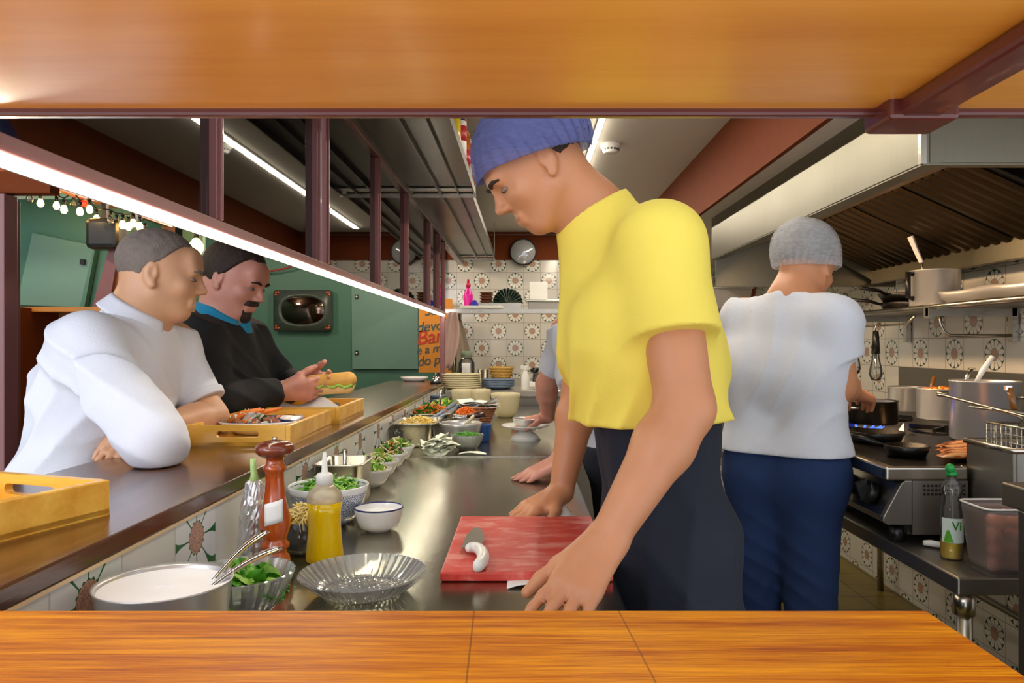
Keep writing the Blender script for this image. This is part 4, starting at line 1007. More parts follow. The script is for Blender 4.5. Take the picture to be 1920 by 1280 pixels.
# --- cutting board and knife
cbm = NT('worn_red_board'); n1 = cbm.noise(cbm.coord('Object', (1, 2.5, 1)), 9, 6, .65, .6)
cbm.set(col=cbm.ramp(n1, [(.38, lin('c8281c')), (.5, lin('cc4a40')), (.62, lin('d88478'))]), rough=.4)
cbm.bump(cbm.noise(cbm.coord(), 120, 3), .2, .002)
O('cutting_board', MB().bx(-.1435, .148, 1.255, 1.665, TW+.001, TW+.017), [cbm.mat], world=True, bevel=.003, label='red plastic cutting board, worn and stained pale in the middle', cat='cutting board')
t = T('chef_knife', 'knife with a thick white handle lying on the red board', 'knife', tuple(W(890, 1040, 1.34)))
hz = TW+.026
Wb = lambda px, py, z: Vector(((px-985)*(CZ-z)/(py-645), 1400*(CZ-z)/(py-645), z))
O('handle', MB().tube([Wb(873, 1029, hz+.004), Wb(885, 1024, hz+.004), Wb(900, 1028, hz+.004), Wb(907, 1040, hz+.003), Wb(905, 1052, hz+.003), Wb(896, 1062, hz+.003), Wb(886, 1060, hz+.003)], [.008, .010, .011, .0115, .0115, .0115, .009], 14), M['whitep'], t, True, sub=1)
O('blade', MB().prism([Wb(865, 1028, hz), Wb(880, 1027, hz), Wb(903, 1026, hz), Wb(908, 1004, hz), Wb(900, 990, hz), Wb(888, 990, hz), Wb(874, 1005, hz)], (0, 0, .0015)), M['dsteel'], t, True)
O('paper_sheet', MB().grid(lambda u, v: (.0+.15*u, .045*v+.01*math.sin(6*u), .002+.004*math.sin(8*u)*(1-v)), 16, 4), M['paper'], None, loc=(-.03, 1.215, TW), solid=.001, label='torn white paper under the near edge of the red board', cat='paper')
O('paper_towel', MB().grid(lambda u, v: (.07*u-.01, .05*v, .001+.03*math.sin(PI*u)*v), 10, 6), M['paper'], None, loc=(.055, 1.672, TW+.001), solid=.001, label='folded white paper towel behind the red board', cat='paper towel')
# ============================================================ bottles on the hanging shelf
HZ = 2.074
def bottle(label, c, h, r, parts, group=None):
    t = T('sauce_bottle', label, 'bottle', c, 0, 'bottles on the hanging shelf')
    for nm, z0, z1, r0, r1, m0 in parts:
        O(nm, MB().lathe([(0, z0), (r0, z0), (r1, z1), (0, z1)], seg=24), m0, t)
    return t
orange = mat('orange_cap', 'e0701c', .35); amber = mat('amber_sauce', 'a8601c', .25); yel = mat('yellow_oil_b', 'c8b028', .2); redl = mat('red_label', 'b02430', .4); wl = mat('white_label', 'e8e6e6', .4)
bottle('sauce bottle with an orange cap and amber contents', (-.262, 3.15, HZ), .2, .03, [('body', 0, .15, .03, .03, amber), ('shoulder', .15, .195, .03, .013, amber), ('cap', .195, .225, .015, .015, orange), ('paper_label', .03, .09, .0305, .0305, redl)])
bottle('sauce bottle with a red and white label nearest the shelf end', (-.262, 3.40, HZ), .2, .03, [('body', 0, .14, .032, .032, amber), ('shoulder', .14, .19, .032, .013, redl), ('cap', .19, .21, .015, .015, wl), ('paper_label', .04, .13, .0325, .0325, wl), ('red_band', .09, .14, .033, .033, redl)])
bottle('tall clear bottle of yellow oil on the hanging shelf', (-.275, 2.88, HZ), .2, .03, [('body', 0, .17, .026, .026, yel), ('shoulder', .17, .22, .026, .01, yel), ('cap', .22, .25, .012, .012, wl)])
bottle('bottle with a blue cap and round red label', (-.262, 2.97, HZ), .2, .03, [('body', 0, .16, .028, .028, wl), ('shoulder', .16, .2, .028, .012, M['navy']), ('cap', .2, .225, .014, .014, M['navy']), ('paper_label', .08, .14, .0285, .0285, redl)])
# ============================================================ back shelf things
SZ = 1.605
t = T('detergent_bottle', 'bright pink detergent bottle on the back shelf', 'bottle', (W(878, 0, 5.7).x, 5.7, SZ))
pk = mat('magenta_plastic', 'e0189c', .3)
O('body', MB().lathe([(0, 0), (.034, 0), (.036, .01), (.033, .06), (.036, .11), (.03, .14), (.016, .165), (.013, .18), (0, .18)], seg=24), pk, t)
O('cap', MB().lathe([(0, .18), (.017, .18), (.02, .2), (.012, .21), (.008, .24), (0, .24)], seg=20), mat('red_cap', 'c01c3c', .3), t)
O('blue_cloth', MB().sph((.02, .0, .04), (.03, .03, .04), 12), mat('blue_cloth', '1c28a0', .7), None, loc=(W(878, 0, 5.7).x+.03, 5.66, SZ), label='crumpled blue cloth beside the pink bottle', cat='cloth')
for k in range(4):
    p = W(912, 0, 5.8); t = T('brown_bowl', ['lowest', 'second', 'third', 'top'][k]+' of the small brown bowls stacked on the back shelf', 'bowl', (p.x, 5.8, SZ+.06+.022*k), 0, 'brown bowls on the back shelf')
    O('body', MB().lathe([(0, 0), (.035, 0), (.055, .02), (.052, .022), (.03, .004), (0, .004)], seg=24), mat('brown_glaze', '5a3018', .3), t)
t = T('steel_box', 'long white steel tray box on the back shelf', 'box', (W(930, 0, 5.75).x, 5.75, SZ))
O('body', MB().bx(-.13, .20, -.08, .14, 0, .06), M['steel'], t, bevel=.003)
O('flat_lid', MB().bx(-.26, .06, -.22, -.09, .012, .03).bx(-.255, .055, -.20, -.1, 0, .012), M['whitep'], t, bevel=.003, label='white flat lid in front')
t = T('shell_dish', 'dark green fluted shell dish propped on the back shelf', 'dish', (W(952, 0, 5.72).x, 5.72, SZ+.06))
O('shell', MB().grid(lambda u, v: (.115*v*math.cos(PI*u)*(1+.03*math.cos(24*PI*u)), .03*v+.012*v*math.cos(24*PI*u), .0+.115*v*math.sin(PI*u)*(1+.03*math.cos(24*PI*u))), 96, 8), mat('dark_green_glaze', '14281c', .25), t, solid=.006)
t = T('steel_box', 'small steel tray right of the shell dish', 'box', (W(1000, 0, 5.75).x, 5.75, SZ))
O('body', MB().bx(-.04, .3, -.05, .1, .0, .07), M['dsteel'], t, bevel=.003)
O('lid', MB().bx(-.06, .32, -.07, .1, .07, .085), M['steel'], t, bevel=.003)
t = T('white_carton', 'white carton on the back shelf by the yellow shirt', 'carton', (W(1002, 0, 5.85).x, 5.76, SZ+.086))
O('body', MB().bx(-.04, .1, 0, .08, 0, .14), M['whitep'], t, bevel=.004)
t = T('plastic_bin', 'white plastic food bin on the right end of the shelf', 'bin', (W(1355, 0, 5.5).x, 5.55, SZ))
O('body', MB().hexa([(-.18, -.1, 0), (.18, -.1, 0), (.18, .12, 0), (-.18, .12, 0), (-.2, -.12, .15), (.2, -.12, .15), (.2, .14, .15), (-.2, .14, .15)]), mat('milky_bin', 'cfc6bc', .4), t, bevel=.008)
O('rim', MB().bx(-.21, .21, -.13, .15, .15, .16), M['whitep'], t, bevel=.003)
t = T('red_basket', 'red-brown ribbed basket behind the white plastic bin', 'basket', (W(1398, 0, 5.8).x, 5.84, SZ+.0))
O('body', MB().lathe([(0, 0), (.07, 0), (.09, .2), (.084, .2), (.066, .01), (0, .01)], seg=48, fn=flute(24, .04)), mat('terracotta_plastic', 'a04426', .4), t)
# mirror
t = T('round_mirror', 'round glossy convex mirror on the back wall', 'mirror', tuple(W(981, 472, 6.6)))
p = W(981, 472, 6.62)
R = rotm(PI/2, 0, 0)
O('glass', MB().lathe([(0, .03), (.04, .028), (.08, .018), (.11, 0)], p, 48, R), mat('mirror_glass', 'c4c8cc', .08, metal=.35, coat=.5), t, True)
O('rim', MB().tube([p+Vector((.113*math.cos(a*PI/24), .0, .113*math.sin(a*PI/24))) for a in range(48)], .007, 8, closed=True), M['black'], t, True)
O('mount', MB().cyl(p, p+Vector((0, .06, 0)), .02), M['black'], t, True)
# hanging towels by the post
t = T('hanging_cloth', 'beige cloth hanging behind the chrome post', 'cloth', (-.5, 5.6, 1.1))
O('cloth', MB().grid(lambda u, v: (W(858, 0, 5.7).x+(.03+.10*v)*(u-.35)*1.6, 5.7+.012*math.sin(16*u)*v, 1.53-.38*v), 16, 10), mat('beige_cloth', 'a89a88', .9), t, True, solid=.004)
t = T('hanging_cloth', 'pinkish cloth hanging left of the chrome post', 'cloth', (-.6, 5.3, 1.2))
O('cloth', MB().grid(lambda u, v: (W(838+12*(1-v), 0, 5.3).x+(.03+.035*math.sin(PI*v))*(u-.5)*2, 5.3+.01*math.sin(12*u), W(0, 585+105*v, 5.3).z), 12, 10), mat('pink_cloth', 'b89a90', .9), t, True, solid=.004)
# ============================================================ pots and pans at the right
def pot(label, c, r, h, m0=None, handles=2, contents=None, a0=0):
    t = T('cooking_pot', label, 'pot', c); m0 = m0 or M['alum']
    O('body', MB().lathe([(0, 0), (r*.97, 0), (r, .006), (r, h-.003), (r+.003, h), (r+.001, h+.003), (r-.004, h), (r-.005, .008), (0, .006)], seg=56), m0, t)
    for k in range(handles):
        a = a0+k*PI; R = rotm(rz=a)
        O('handle', MB().tube([R @ Vector(p_) for p_ in ((r, -.035, h*.75), (r+.03, -.033, h*.77), (r+.034, 0, h*.775), (r+.03, .033, h*.77), (r, .035, h*.75))], .005, 8), M['steel'], t)
    if contents: O('contents', MB().lathe([(0, h*.8), (r-.006, h*.78)], seg=40), contents, t)
    return t
RZ = 1.012+.018
p = W(1853, 0, 2.48)
pot('big tall aluminium pot on the griddle end, nearest and largest of the pots', (p.x, 2.50, 1.03), .104, .196, a0=-.9)
t = T('skimmer', 'white plastic handle standing in the big pot', 'utensil', tuple(W(1835, 712, 2.5)))
O('handle', MB().tube([W(1830, 716, 2.48), W(1842, 695, 2.48), W(1861, 668, 2.48)], [.006, .009, .008], 10), M['whitep'], t, True)
O('shaft', MB().tube([W(1830, 716, 2.48), W(1826, 790, 2.5)], .003, 6), M['steel'], t, True)
t = T('ladle', 'steel ladle handle leaning left out of the big pot', 'ladle', tuple(W(1815, 712, 2.5)))
O('handle', MB().tube([W(1808, 715, 2.5), W(1822, 691, 2.52)], .006, 8).box(W(1822, 691, 2.52), (.02, .012, .006)), M['steel'], t, True)
t = T('spatula', 'wooden handled spatula hooked on the basket rim', 'spatula', tuple(W(1895, 750, 2.0)))
O('handle', MB().tube([W(1902, 768, 1.98), W(1893, 728, 2.0)], .008, 10), wood('spatula_wood', '6a4018', '9a682c', axis=2), t, True)
O('end_cap', MB().box(W(1890, 727, 2.0), (.018, .008, .012)), M['chrome'], t, True)
p = W(1765, 0, 3.1)
pot('aluminium pot with an orange-smeared rim behind the big pot', (p.x, 3.1, RZ+.01), .093, .125, contents=mat('orange_stew', 'd8862c', .4, var=.3), handles=0)
leafpile('stew_smear', 'orange food smeared over the rim of the pot', 'food', (p.x, 3.1, RZ+.125), .086, .012, [(M['carrot'], 60, .02, C_), (M['corn'], 40, .02, C_)], seed=50)
t = T('wooden_spoon', 'wooden spoon standing in the orange-smeared pot', 'spoon', tuple(W(1745, 720, 3.1)))
O('handle', MB().tube([W(1742, 740, 3.1), W(1752, 706, 3.12)], .008, 8), wood('spoon_wood', '6a4018', '9a682c', axis=2), t, True)
p = W(1708, 0, 3.45)
pot('shaded aluminium pot left of the orange-smeared pot', (p.x, 3.48, RZ+.01), .085, .11, handles=0)
p = W(1628, 0, 2.9)
pot('dark blackened pot over the blue flames held by the cook', (p.x, 2.9, RZ+.015), .105, .085, M['iron'], handles=2, a0=.6)
def frypan(label, c, r, hd, m0=None, L=.18, h=.035):
    t = T('frying_pan', label, 'pan', c); m0 = m0 or M['iron']; d = Vector((math.cos(hd), math.sin(hd), 0))
    O('body', MB().lathe([(0, 0), (r*.8, 0), (r, h), (r-.003, h+.002), (r*.77, .005), (0, .004)], seg=44), m0, t)
    O('handle', MB().tube([d*(r*.96)+Vector((0, 0, h*.85)), d*(r+.05)+Vector((0, 0, h+.012)), d*(r+L)+Vector((0, 0, h+.022))], [.006, .008, .010], 10), M['black'], t); return t
p = W(1640, 0, 2.45); frypan('wide black frying pan on the griddle beside the white T-shirt', (p.x, 2.44, 1.03), .088, 2.4)
p = W(1690, 0, 2.15); frypan('small black frying pan in front, left of the grilled meat', (p.x+.01, 2.14, 1.03), .062, 2.6, L=.12, h=.03)
m = MB(); gm = NT('grilled_meat'); gn_ = gm.noise(gm.coord('Object', (1, 5, 1), (0, 0, .6)), 22, 3, .5, .5)
gm.set(col=gm.ramp(gn_, [(.42, lin('5a2408')), (.5, lin('c86a1c')), (.6, lin('e8b078'))]), rough=.35, coat=.3)
rnd = random.Random(9)
names_ = ['nearest the griddle edge', 'second from the griddle edge', 'in the middle of the griddle', 'second from the far side', 'farthest from the griddle edge']
for i in range(5):
    y = 2.05+.062*i; x0_ = W(1735, 0, y).x+.01*(i % 2); R = rotm(0, rnd.uniform(-.05, .05), .12)
    m = MB().grid(lambda u, v: (lambda a, b: tuple(R @ Vector(((u-.5)*.20, .028*math.cos(2*PI*v)*(1-.5*(2*u-1)**4), .012+.010*math.sin(2*PI*v)*(1-(2*u-1)**6)+.003*math.sin(9*u+i)))))(u, v), 18, 12)
    O('meat_strip', m, gm.mat, None, loc=(x0_+.13, y, 1.032), label='grilled meat strip '+names_[i], cat='meat', group='grilled meat strips on the griddle')
p = W(1752, 0, 3.22)
t = pot('aluminium pot on the wall shelf with a black side handle', (1.765, 3.22, 1.507), .099, .158, handles=0)
O('handle', MB().tube([(-.10, -.01, .04), (-.125, -.02, .045), (-.125, -.02, .15), (-.10, -.01, .145)], .011, 10), M['black'], t)
t = T('ladle', 'white perforated handle sticking up from the pot on the wall shelf', 'ladle', tuple(W(1722, 490, 3.2)))
O('handle', MB().tube([W(1728, 492, 3.2), W(1718, 470, 3.2), W(1707, 443, 3.2)], [.012, .013, .016], 4, False), M['whitep'], t, True, bevel=.003)
O('shaft', MB().tube([W(1728, 492, 3.2), W(1735, 540, 3.22)], .003, 6), M['steel'], t, True)
for i, (px, Y, r, lab, hz_) in enumerate(((1640, 3.6, .13, 'upper black frying pan stacked on the wall shelf', .045), (1650, 3.6, .135, 'lower black frying pan stacked on the wall shelf', 0))):
    frypan(lab, (1.84, Y-.03*i, 1.507+hz_), r, 3.5 if i == 0 else 2.9, L=.16, h=.04)
frypan('small dark pan right beside the pot on the wall shelf', (1.84, 3.43, 1.507), .07, 3.9, L=.02, h=.06)
t = T('oven_tray', 'long dented steel oven tray on the right end of the wall shelf', 'tray', (1.82, 2.6, 1.507))
O('body', MB().grid(lambda u, v: (1.70+.26*u+.008*math.sin(11*v), 2.3+.78*v, 1.51+.055*max(abs(2*u-1)**8, abs(2*v-1)**20)+.004*math.sin(13*v)), 24, 40), M['alum'], t, True, solid=.003)
for k, (px, py0, py1) in enumerate(((1602, 620, 700), (1642, 620, 712))):
    Y = 3.72-.22*k; t = T('hanging_ladle', ('left' if k == 0 else 'right')+' of two clear bulb ladles with black handles hanging under the shelf', 'ladle', (1.64, Y, 1.3), 0, 'ladles hanging under the wall shelf')
    x = W(px, 0, Y).x; a = Vector((x, Y, W(0, py0, Y).z)); mid = Vector((x, Y, W(0, (py0+py1)/2-3, Y).z)); b = Vector((x, Y, W(0, py1, Y).z))
    O('handle', MB().tube([a, (a+mid)/2, mid], [.012, .017, .02], 14), M['black'], t, True)
    O('bulb', MB().lathe([(0, -.035), (.02, -.03), (.03, -.005), (.026, .03), (.017, .07), (.014, (mid-b).length-.02)], b+Vector((0, 0, .03)), 20), M['glass'], t, True)
    O('inner_rod', MB().cyl(mid, b+Vector((0, 0, .01)), .006), M['chrome'], t, True)
    O('hook', MB().tube([a, a+Vector((0, 0, .02)), Vector((1.66, Y, 1.447)), Vector((1.668, Y, 1.437))], .003, 6), M['steel'], t, True)
t = T('hanging_clip', 'small yellow clip hanging beside the ladles', 'clip', tuple(W(1576, 652, 3.8)))
O('hook', MB().tube([W(1576, 652, 3.8), W(1576, 625, 3.8), (1.66, 3.8, 1.437)], .002, 6), M['steel'], t, True)
O('clip', MB().box(W(1576, 652, 3.8), (.022, .01, .06)), mat('yellow_plastic', 'e0b010', .4), t, True, bevel=.003)
# ============================================================ on the near end of the table
tz = .837
t = T('oil_bottle', 'plastic cooking oil bottle with a green cap on the steel table', 'bottle', (1.022, 1.79, tz))
O('body', MB().lathe([(0, 0), (.023, 0), (.025, .006), (.025, .10), (.0235, .12), (.019, .14), (.0195, .150), (.0235, .160), (.0235, .172), (.012, .19), (.0095, .198), (0, .198)], seg=28), M['glass'], t)
O('oil', MB().lathe([(0, .002), (.022, .003), (.0235, .008), (.0235, .045), (0, .045)], seg=28), nt.mat, t)
O('paper_label', MB().grid(lambda u, v: (.0258*math.cos(PI+.15+2.3*u), .0258*math.sin(PI+.15+2.3*u), .042+.058*v), 16, 4), mat('pale_label', 'c8d8cc', .4), t)
O('leaf_print', MB().grid(lambda u, v: (.0262*math.cos(PI+.4+.8*u), .0262*math.sin(PI+.4+.8*u), .043+.03*v*math.sin(PI*min(.95, u+.03))), 8, 4), M['leaf'], t)
text('lettering', 'Vi', .03, M['herb'], t, (-.003, -.0272, .082), (PI/2, 0, 0), .0004)
O('cap', MB().lathe([(0, .198), (.012, .198), (.012, .208), (0, .208)], seg=20).sph((-.006, -.004, .216), (.011, .011, .012), 12), mat('green_cap', '1c9a48', .3), t)
t = T('knife', 'white knife handle sticking out behind the cooking oil bottle', 'knife', tuple(W(1750, 1018, 1.86)))
hz = tz+.012
O('handle', MB().tube([Wb(1731, 1017, hz), Wb(1745, 1018, hz), Wb(1768, 1022, hz)], [.006, .0085, .0075], 12), M['whitep'], t, True)
O('blade', MB().prism([Wb(1768, 1018, hz), Wb(1800, 1021, hz), Wb(1798, 1030, hz), Wb(1768, 1026, hz)], (0, 0, .002)), M['dsteel'], t, True)
t = T('food_bin', 'translucent plastic bin full of onions at the right edge', 'bin', (1.075, 1.695, tz))
bm_ = thin_glass('frosted_bin', 'f0e4dc', 1.4, haze=.2, hazecol='e8d8d0', rough=.25)
def sq(u, hx, hy, z, e=.3):
    a = 2*PI*u; return (hx*math.copysign(abs(math.cos(a))**e, math.cos(a)), hy*math.copysign(abs(math.sin(a))**e, math.sin(a)), z)
O('body', MB().grid(lambda u, v: sq(u, .047+.014*v, .045+.012*v, .003+.145*v), 48, 8), bm_, t, solid=.0015)
O('base', MB().prism([sq(k/32, .047, .045, 0) for k in range(32)], (0, 0, .003)), bm_, t)
O('rim', MB().tube([sq(k/48, .062, .058, .149) for k in range(48)], .0025, 6, closed=True), M['whitep'], t)
onm = mat('onion_skin', 'b06a42', .4, var=.3, vs=30)
rnd = random.Random(2); k = 0
W_ = ['bottom', 'lower', 'middle', 'upper']
P_ = {(0, 0): 'front left', (1, 0): 'front right', (0, 1): 'rear left', (1, 1): 'rear right'}
for lay in range(4):
    for i in range(2):
        for j in range(2):
            r = .0185; p = Vector((1.075-.022+.044*i+(.003 if lay % 2 else -.003), 1.695-.021+.042*j, tz+.006+r*.9+lay*.031))
            o = O('onion', MB().lathe([(0, -r*.85), (r*.5, -r*.8), (r*.95, -r*.3), (r, .1*r), (r*.7, r*.7), (r*.25, r*.95), (0, r*1.15)], seg=16), onm, None, loc=p, rz=rnd.random()*6, label=f'brown onion, {P_[(i, j)]} in the {W_[lay]} layer inside the plastic bin', cat='onion', group='onions in the plastic bin')
# ============================================================ people
def V3(*a): return Vector(a)
def skin(name, col):
    t = NT(name); f = t.noise(t.coord(), 14, 4); c = lin(col)
    t.set(col=t.mix(f, tuple(x*.86 for x in c[:3])+(1,), tuple(min(1, x*1.1) for x in c[:3])+(1,)), rough=.48, sss=.12)
    t.b.inputs['Subsurface Radius'].default_value = (.012, .005, .003)
    t.bump(t.noise(t.coord(), 160, 3), .12, .002); return t.mat
def cloth(name, col, var=.05, **k): return mat(name, col, .85, var=var, vs=10, bump=.25, bs=350, **k)
class Head:
    def __init__(s, C, F, k=1.0, roll=0):
        s.C = Vector(C); F = Vector(F).normalized(); R = F.cross(V3(0, 0, 1)).normalized(); U = R.cross(F)
        if roll: q = Matrix.Rotation(roll, 3, F); R = q @ R; U = q @ U
        s.F, s.R, s.U, s.k = F, R, U, k
    def w(s, x, y, z): return s.C+(s.R*x+s.F*y+s.U*z)*s.k
    def fr(s): return (s.R, s.F, s.U)
    def loc(s, P):
        M_ = np.array([list(s.R), list(s.F), list(s.U)], np.float32); return (P-np.array(s.C, np.float32))@M_.T/s.k
    def skull(s, S, g=0):
        k = s.k; S.ell(s.w(0, -.014, .036), tuple((a+g)*k for a in (.074, .094, .080)), .01, s.fr())
        S.ell(s.w(0, .018, -.022), tuple((a+g)*k for a in (.062, .074, .082)), .03, s.fr())
    def build(s, S, neck, rn=.056):
        k = s.k; w = s.w; s.skull(S)
        S.ell(w(0, .052, -.086), (.030*k, .028*k, .022*k), .03, s.fr())
        for q in (-1, 1):
            S.cap(w(q*.052, .002, -.050), w(q*.020, .056, -.090), .016*k, .015*k, .02)
            S.ell(w(q*.038, .062, -.022), (.019*k, .016*k, .016*k), .02, s.fr())
        S.cap(w(-.034, .082, .020), w(.034, .082, .020), .009*k, None, .015)
        S.ell(w(0, .072, .045), (.048*k, .02*k, .034*k), .025, s.fr())
        for q in (-1, 1): S.ell(w(q*.031, .103, .003), (.017*k, .013*k, .010*k), .014, s.fr(), sub=True)
        S.cap(w(0, .086, .012), w(0, .107, -.024), .007*k, .0095*k, .012)
        for q in (-1, 1): S.ell(w(q*.011, .097, -.028), (.007*k, .010*k, .007*k), .008, s.fr())
        S.cap(w(-.02, .083, -.056), w(.02, .083, -.056), .0075*k, None, .006)
        S.cap(w(-.016, .082, -.067), w(.016, .082, -.067), .0085*k, None, .006)
        S.ell(w(0, .098, -.0615), (.024*k, .012*k, .0026*k), .003, s.fr(), sub=True)
        for q in (-1, 1):
            S.ell(w(q*.074, -.010, .000), (.008*k, .017*k, .029*k), .006, s.fr())
            S.ell(w(q*.082, -.004, .002), (.006*k, .009*k, .015*k), .004, s.fr(), sub=True)
            S.ell(w(q*.077, -.002, -.028), (.006*k, .010*k, .010*k), .006, s.fr())
        S.cap(w(0, -.025, -.045), Vector(neck), rn*k, rn*1.08, .03)
        S.cap(w(0, -.03, -.01), Vector(neck), .05*k, rn*1.05, .03)
    def eyes(s, root, col='3a2a1c'):
        wm = mat('eye_white', '7c6e66', .2, coat=.5); im = mat('iris', col, .2, coat=.5)
        for q in (-1, 1):
            c = s.w(q*.031, .0800, .000); m = MB(); Rm = Matrix(s.fr()).transposed(); m.sph(c, (.0125*s.k, .0095*s.k, .0046*s.k), 16, 0, Rm); e_ = O('eye', m, wm, root, True)
            O('iris', MB().sph(c+s.F*.0046*s.k-s.U*.0006, (.0058*s.k, .0056*s.k, .0046*s.k), 12, 0, Rm), im, e_, True)
    def brows(s, root, m0):
        for q in (-1, 1):
            O('eyebrow', MB().tube([s.w(q*.013, .0975, .0185), s.w(q*.024, .0985, .0225), s.w(q*.036, .0935, .0235), s.w(q*.048, .083, .0195)], [.003*s.k, .0045*s.k, .004*s.k, .002*s.k], 8), m0, root, True)
def hand(S, Wp, d, n, t, curl=(.3, .3, .3, .3), k=1.0, spread=.12, thumb=(.55, .8, .2), tc=.3, kk=.010):
    """Wp wrist, d finger direction, n towards the palm side, t towards the thumb"""
    Wp, d = Vector(Wp), Vector(d).normalized(); n = Vector(n); n = (n-d*n.dot(d)).normalized(); tt = d.cross(n); t = tt if tt.dot(Vector(t)) > 0 else -tt
    offs = (.029, .010, -.010, -.028); base = (.090, .094, .089, .080); L = (.072, .080, .074, .058); r0 = (.0095, .0098, .0094, .0084)
    for o in offs: S.cap(Wp+t*o*.55*k, Wp+(d*.088+t*o)*k, .0165*k, .0125*k, .016)
    S.cap(Wp+(d*.02+t*.012)*k, Wp+(d*.06+t*.03+n*.006)*k, .018*k, .014*k, .016)
    for i, o in enumerate(offs):
        p = Wp+(d*base[i]+t*o)*k; dd = (d+t*o*spread/.03).normalized(); a = curl[i]*.6
        for j, (f, c) in enumerate(((.45, 1.0), (.30, 1.25), (.25, .9))):
            dd = (dd*math.cos(a*c)+n*math.sin(a*c)).normalized(); q = p+dd*L[i]*f*k
            S.cap(p, q, r0[i]*(1-.1*j)*k, r0[i]*(1-.1*(j+1))*k, .006 if j else kk); p = q
    p = Wp+(d*.028+t*.026+n*.004)*k; dd = (d*thumb[0]+t*thumb[1]+n*thumb[2]).normalized()
    for j, (f, r) in enumerate(((.042, .0135), (.034, .0115), (.027, .0105))):
        q = p+dd*f*k; S.cap(p, q, r*k, (r-.0012)*k, .008 if j else .014); p = q
        dd = (dd*math.cos(tc)+(d*.8+n*.3).normalized()*math.sin(tc)).normalized()
def body(S, J, fat=1.0):
    f = fat
    S.cap(J['hl'], J['hr'], .10*f, None, .04)
    for a, b in (('hl', 'cl'), ('hr', 'cr')): S.cap(J[a], J[b], .092*f, .098*f, .05)
    S.cap(J['cl'], J['cr'], .105*f, None, .05)
    S.cap(J['sl'], J['sr'], .055, None, .05)
    for a, b in (('cl', 'sl'), ('cr', 'sr')): S.cap(J[a], J[b], .085*f, .056, .05)
    S.cap((Vector(J['cl'])+Vector(J['cr']))/2, J['nk'], .10*f, .058, .05)
def arm(S, sh, el, wr, k=1.0):
    S.cap(sh, el, .052*k, .042*k, .03); m = Vector(el)*.72+Vector(wr)*.28
    S.cap(el, m, .041*k, .043*k, .02); S.cap(m, wr, .043*k, .0265*k, .02)
def legs(S, J):
    for q in 'lr':
        S.cap(J['h'+q], J['k'+q], .092, .058, .05); a, b = Vector(J['k'+q]), Vector(J['a'+q])
        S.cap(a, a*.7+b*.3, .056, .056, .03); S.cap(a*.7+b*.3, b, .056, .036, .03)
def shoe(root, an, d, m0, name='shoe'):
    an = Vector(an); d = Vector(d).normalized(); S = SD(); S.cap((an.x-d.x*.03, an.y-d.y*.03, .042), (an.x+d.x*.08, an.y+d.y*.08, .040), .040, .036, .03)
    S.cap((an.x+d.x*.08, an.y+d.y*.08, .036), (an.x+d.x*.16, an.y+d.y*.16, .034), .038, .032, .03); S.cap((an.x-d.x*.03, an.y-d.y*.03, .04), (an.x, an.y, .10), .038, .044, .02)
    O(name, solid(S, .006, lambda P, dd: np.maximum(dd, .002-P[:, 2])), m0, root, True)
def folds(P, amp=.004, sc=26, seed=0):
    """soft creases running slantwise over the cloth"""
    x, y, z = P[:, 0], P[:, 1], P[:, 2]
    a1 = sc*(z+.55*x+.2*y)+2.2*np.sin(9*y+seed)+1.3*np.sin(13*z+5*x); a2 = sc*1.25*(.5*z-.7*x+.6*y)+2*np.sin(10*x+seed)+1.2*np.sin(11*z)
    m1 = np.clip(.35+.75*np.sin(7*x+6*z+4*y+seed), 0, 1); m2 = np.clip(.3+.75*np.sin(8*y-7*z+2*seed+1), 0, 1)
    return amp*.8-amp*((1-np.abs(np.sin(a1)))**1.4*m1*1.6+(1-np.abs(np.sin(a2)))**1.4*m2*1.3)
def plane(P, p, n):
    """positive on the side n points to"""
    n = Vector(n).normalized(); return (P-np.array(p, np.float32))@np.array(n, np.float32)
def joints(pel, ch, nk, side, hw=.10, sw=.17, cw=.10, sl=None, sr=None, sdrop=.0):
    side = Vector(side).normalized(); J = {}
    J['hl'], J['hr'] = Vector(pel)-side*hw*.75, Vector(pel)+side*hw*.75
    J['cl'], J['cr'] = Vector(ch)-side*cw*.75, Vector(ch)+side*cw*.75
    J['nk'] = Vector(nk)
    J['sl'] = Vector(sl) if sl else Vector(nk)-side*sw-Vector((0, 0, .05)); J['sr'] = Vector(sr) if sr else Vector(nk)+side*sw-Vector((0, 0, .05))
    return J
def smin(a, b, k):
    h = np.maximum(k-np.abs(a-b), 0)/k; return np.minimum(a, b)-h*h*k/4
def garment(T_, B_, sleeves, amp=.004, sc=26, seed=0, k=.03, t=.007, cuts=(), post=None):
    """torso field T_ kept outside the body field B_; sleeves are (points, radii, cut point, cut direction)"""
    SL = []
    for pts_, rr_, cp, cn in sleeves:
        s_ = SD()
        for a, b, r0, r1 in zip(pts_[:-1], pts_[1:], rr_[:-1], rr_[1:]): s_.cap(a, b, r0, r1, .03)
        SL.append((s_, cp, cn)); T_2 = s_
    allp = SD(); allp.p = list(T_.p)+[q for s_, _, _ in SL for q in s_.p]
    def fn(P, d):
        d = smin(T_.ev(P), B_.ev(P)-t, .01); f = folds(P, amp, sc, seed)
        d = d+f
        for s_, cp, cn in SL: d = smin(d, np.maximum(s_.ev(P)+f, plane(P, cp, cn)), k)
        for p, n in cuts: d = np.maximum(d, plane(P, p, n))
        return post(P, d) if post else d
    return allp, fn
def torso(J, fat, leg=.0):
    S = SD(); body(S, J, fat); return S
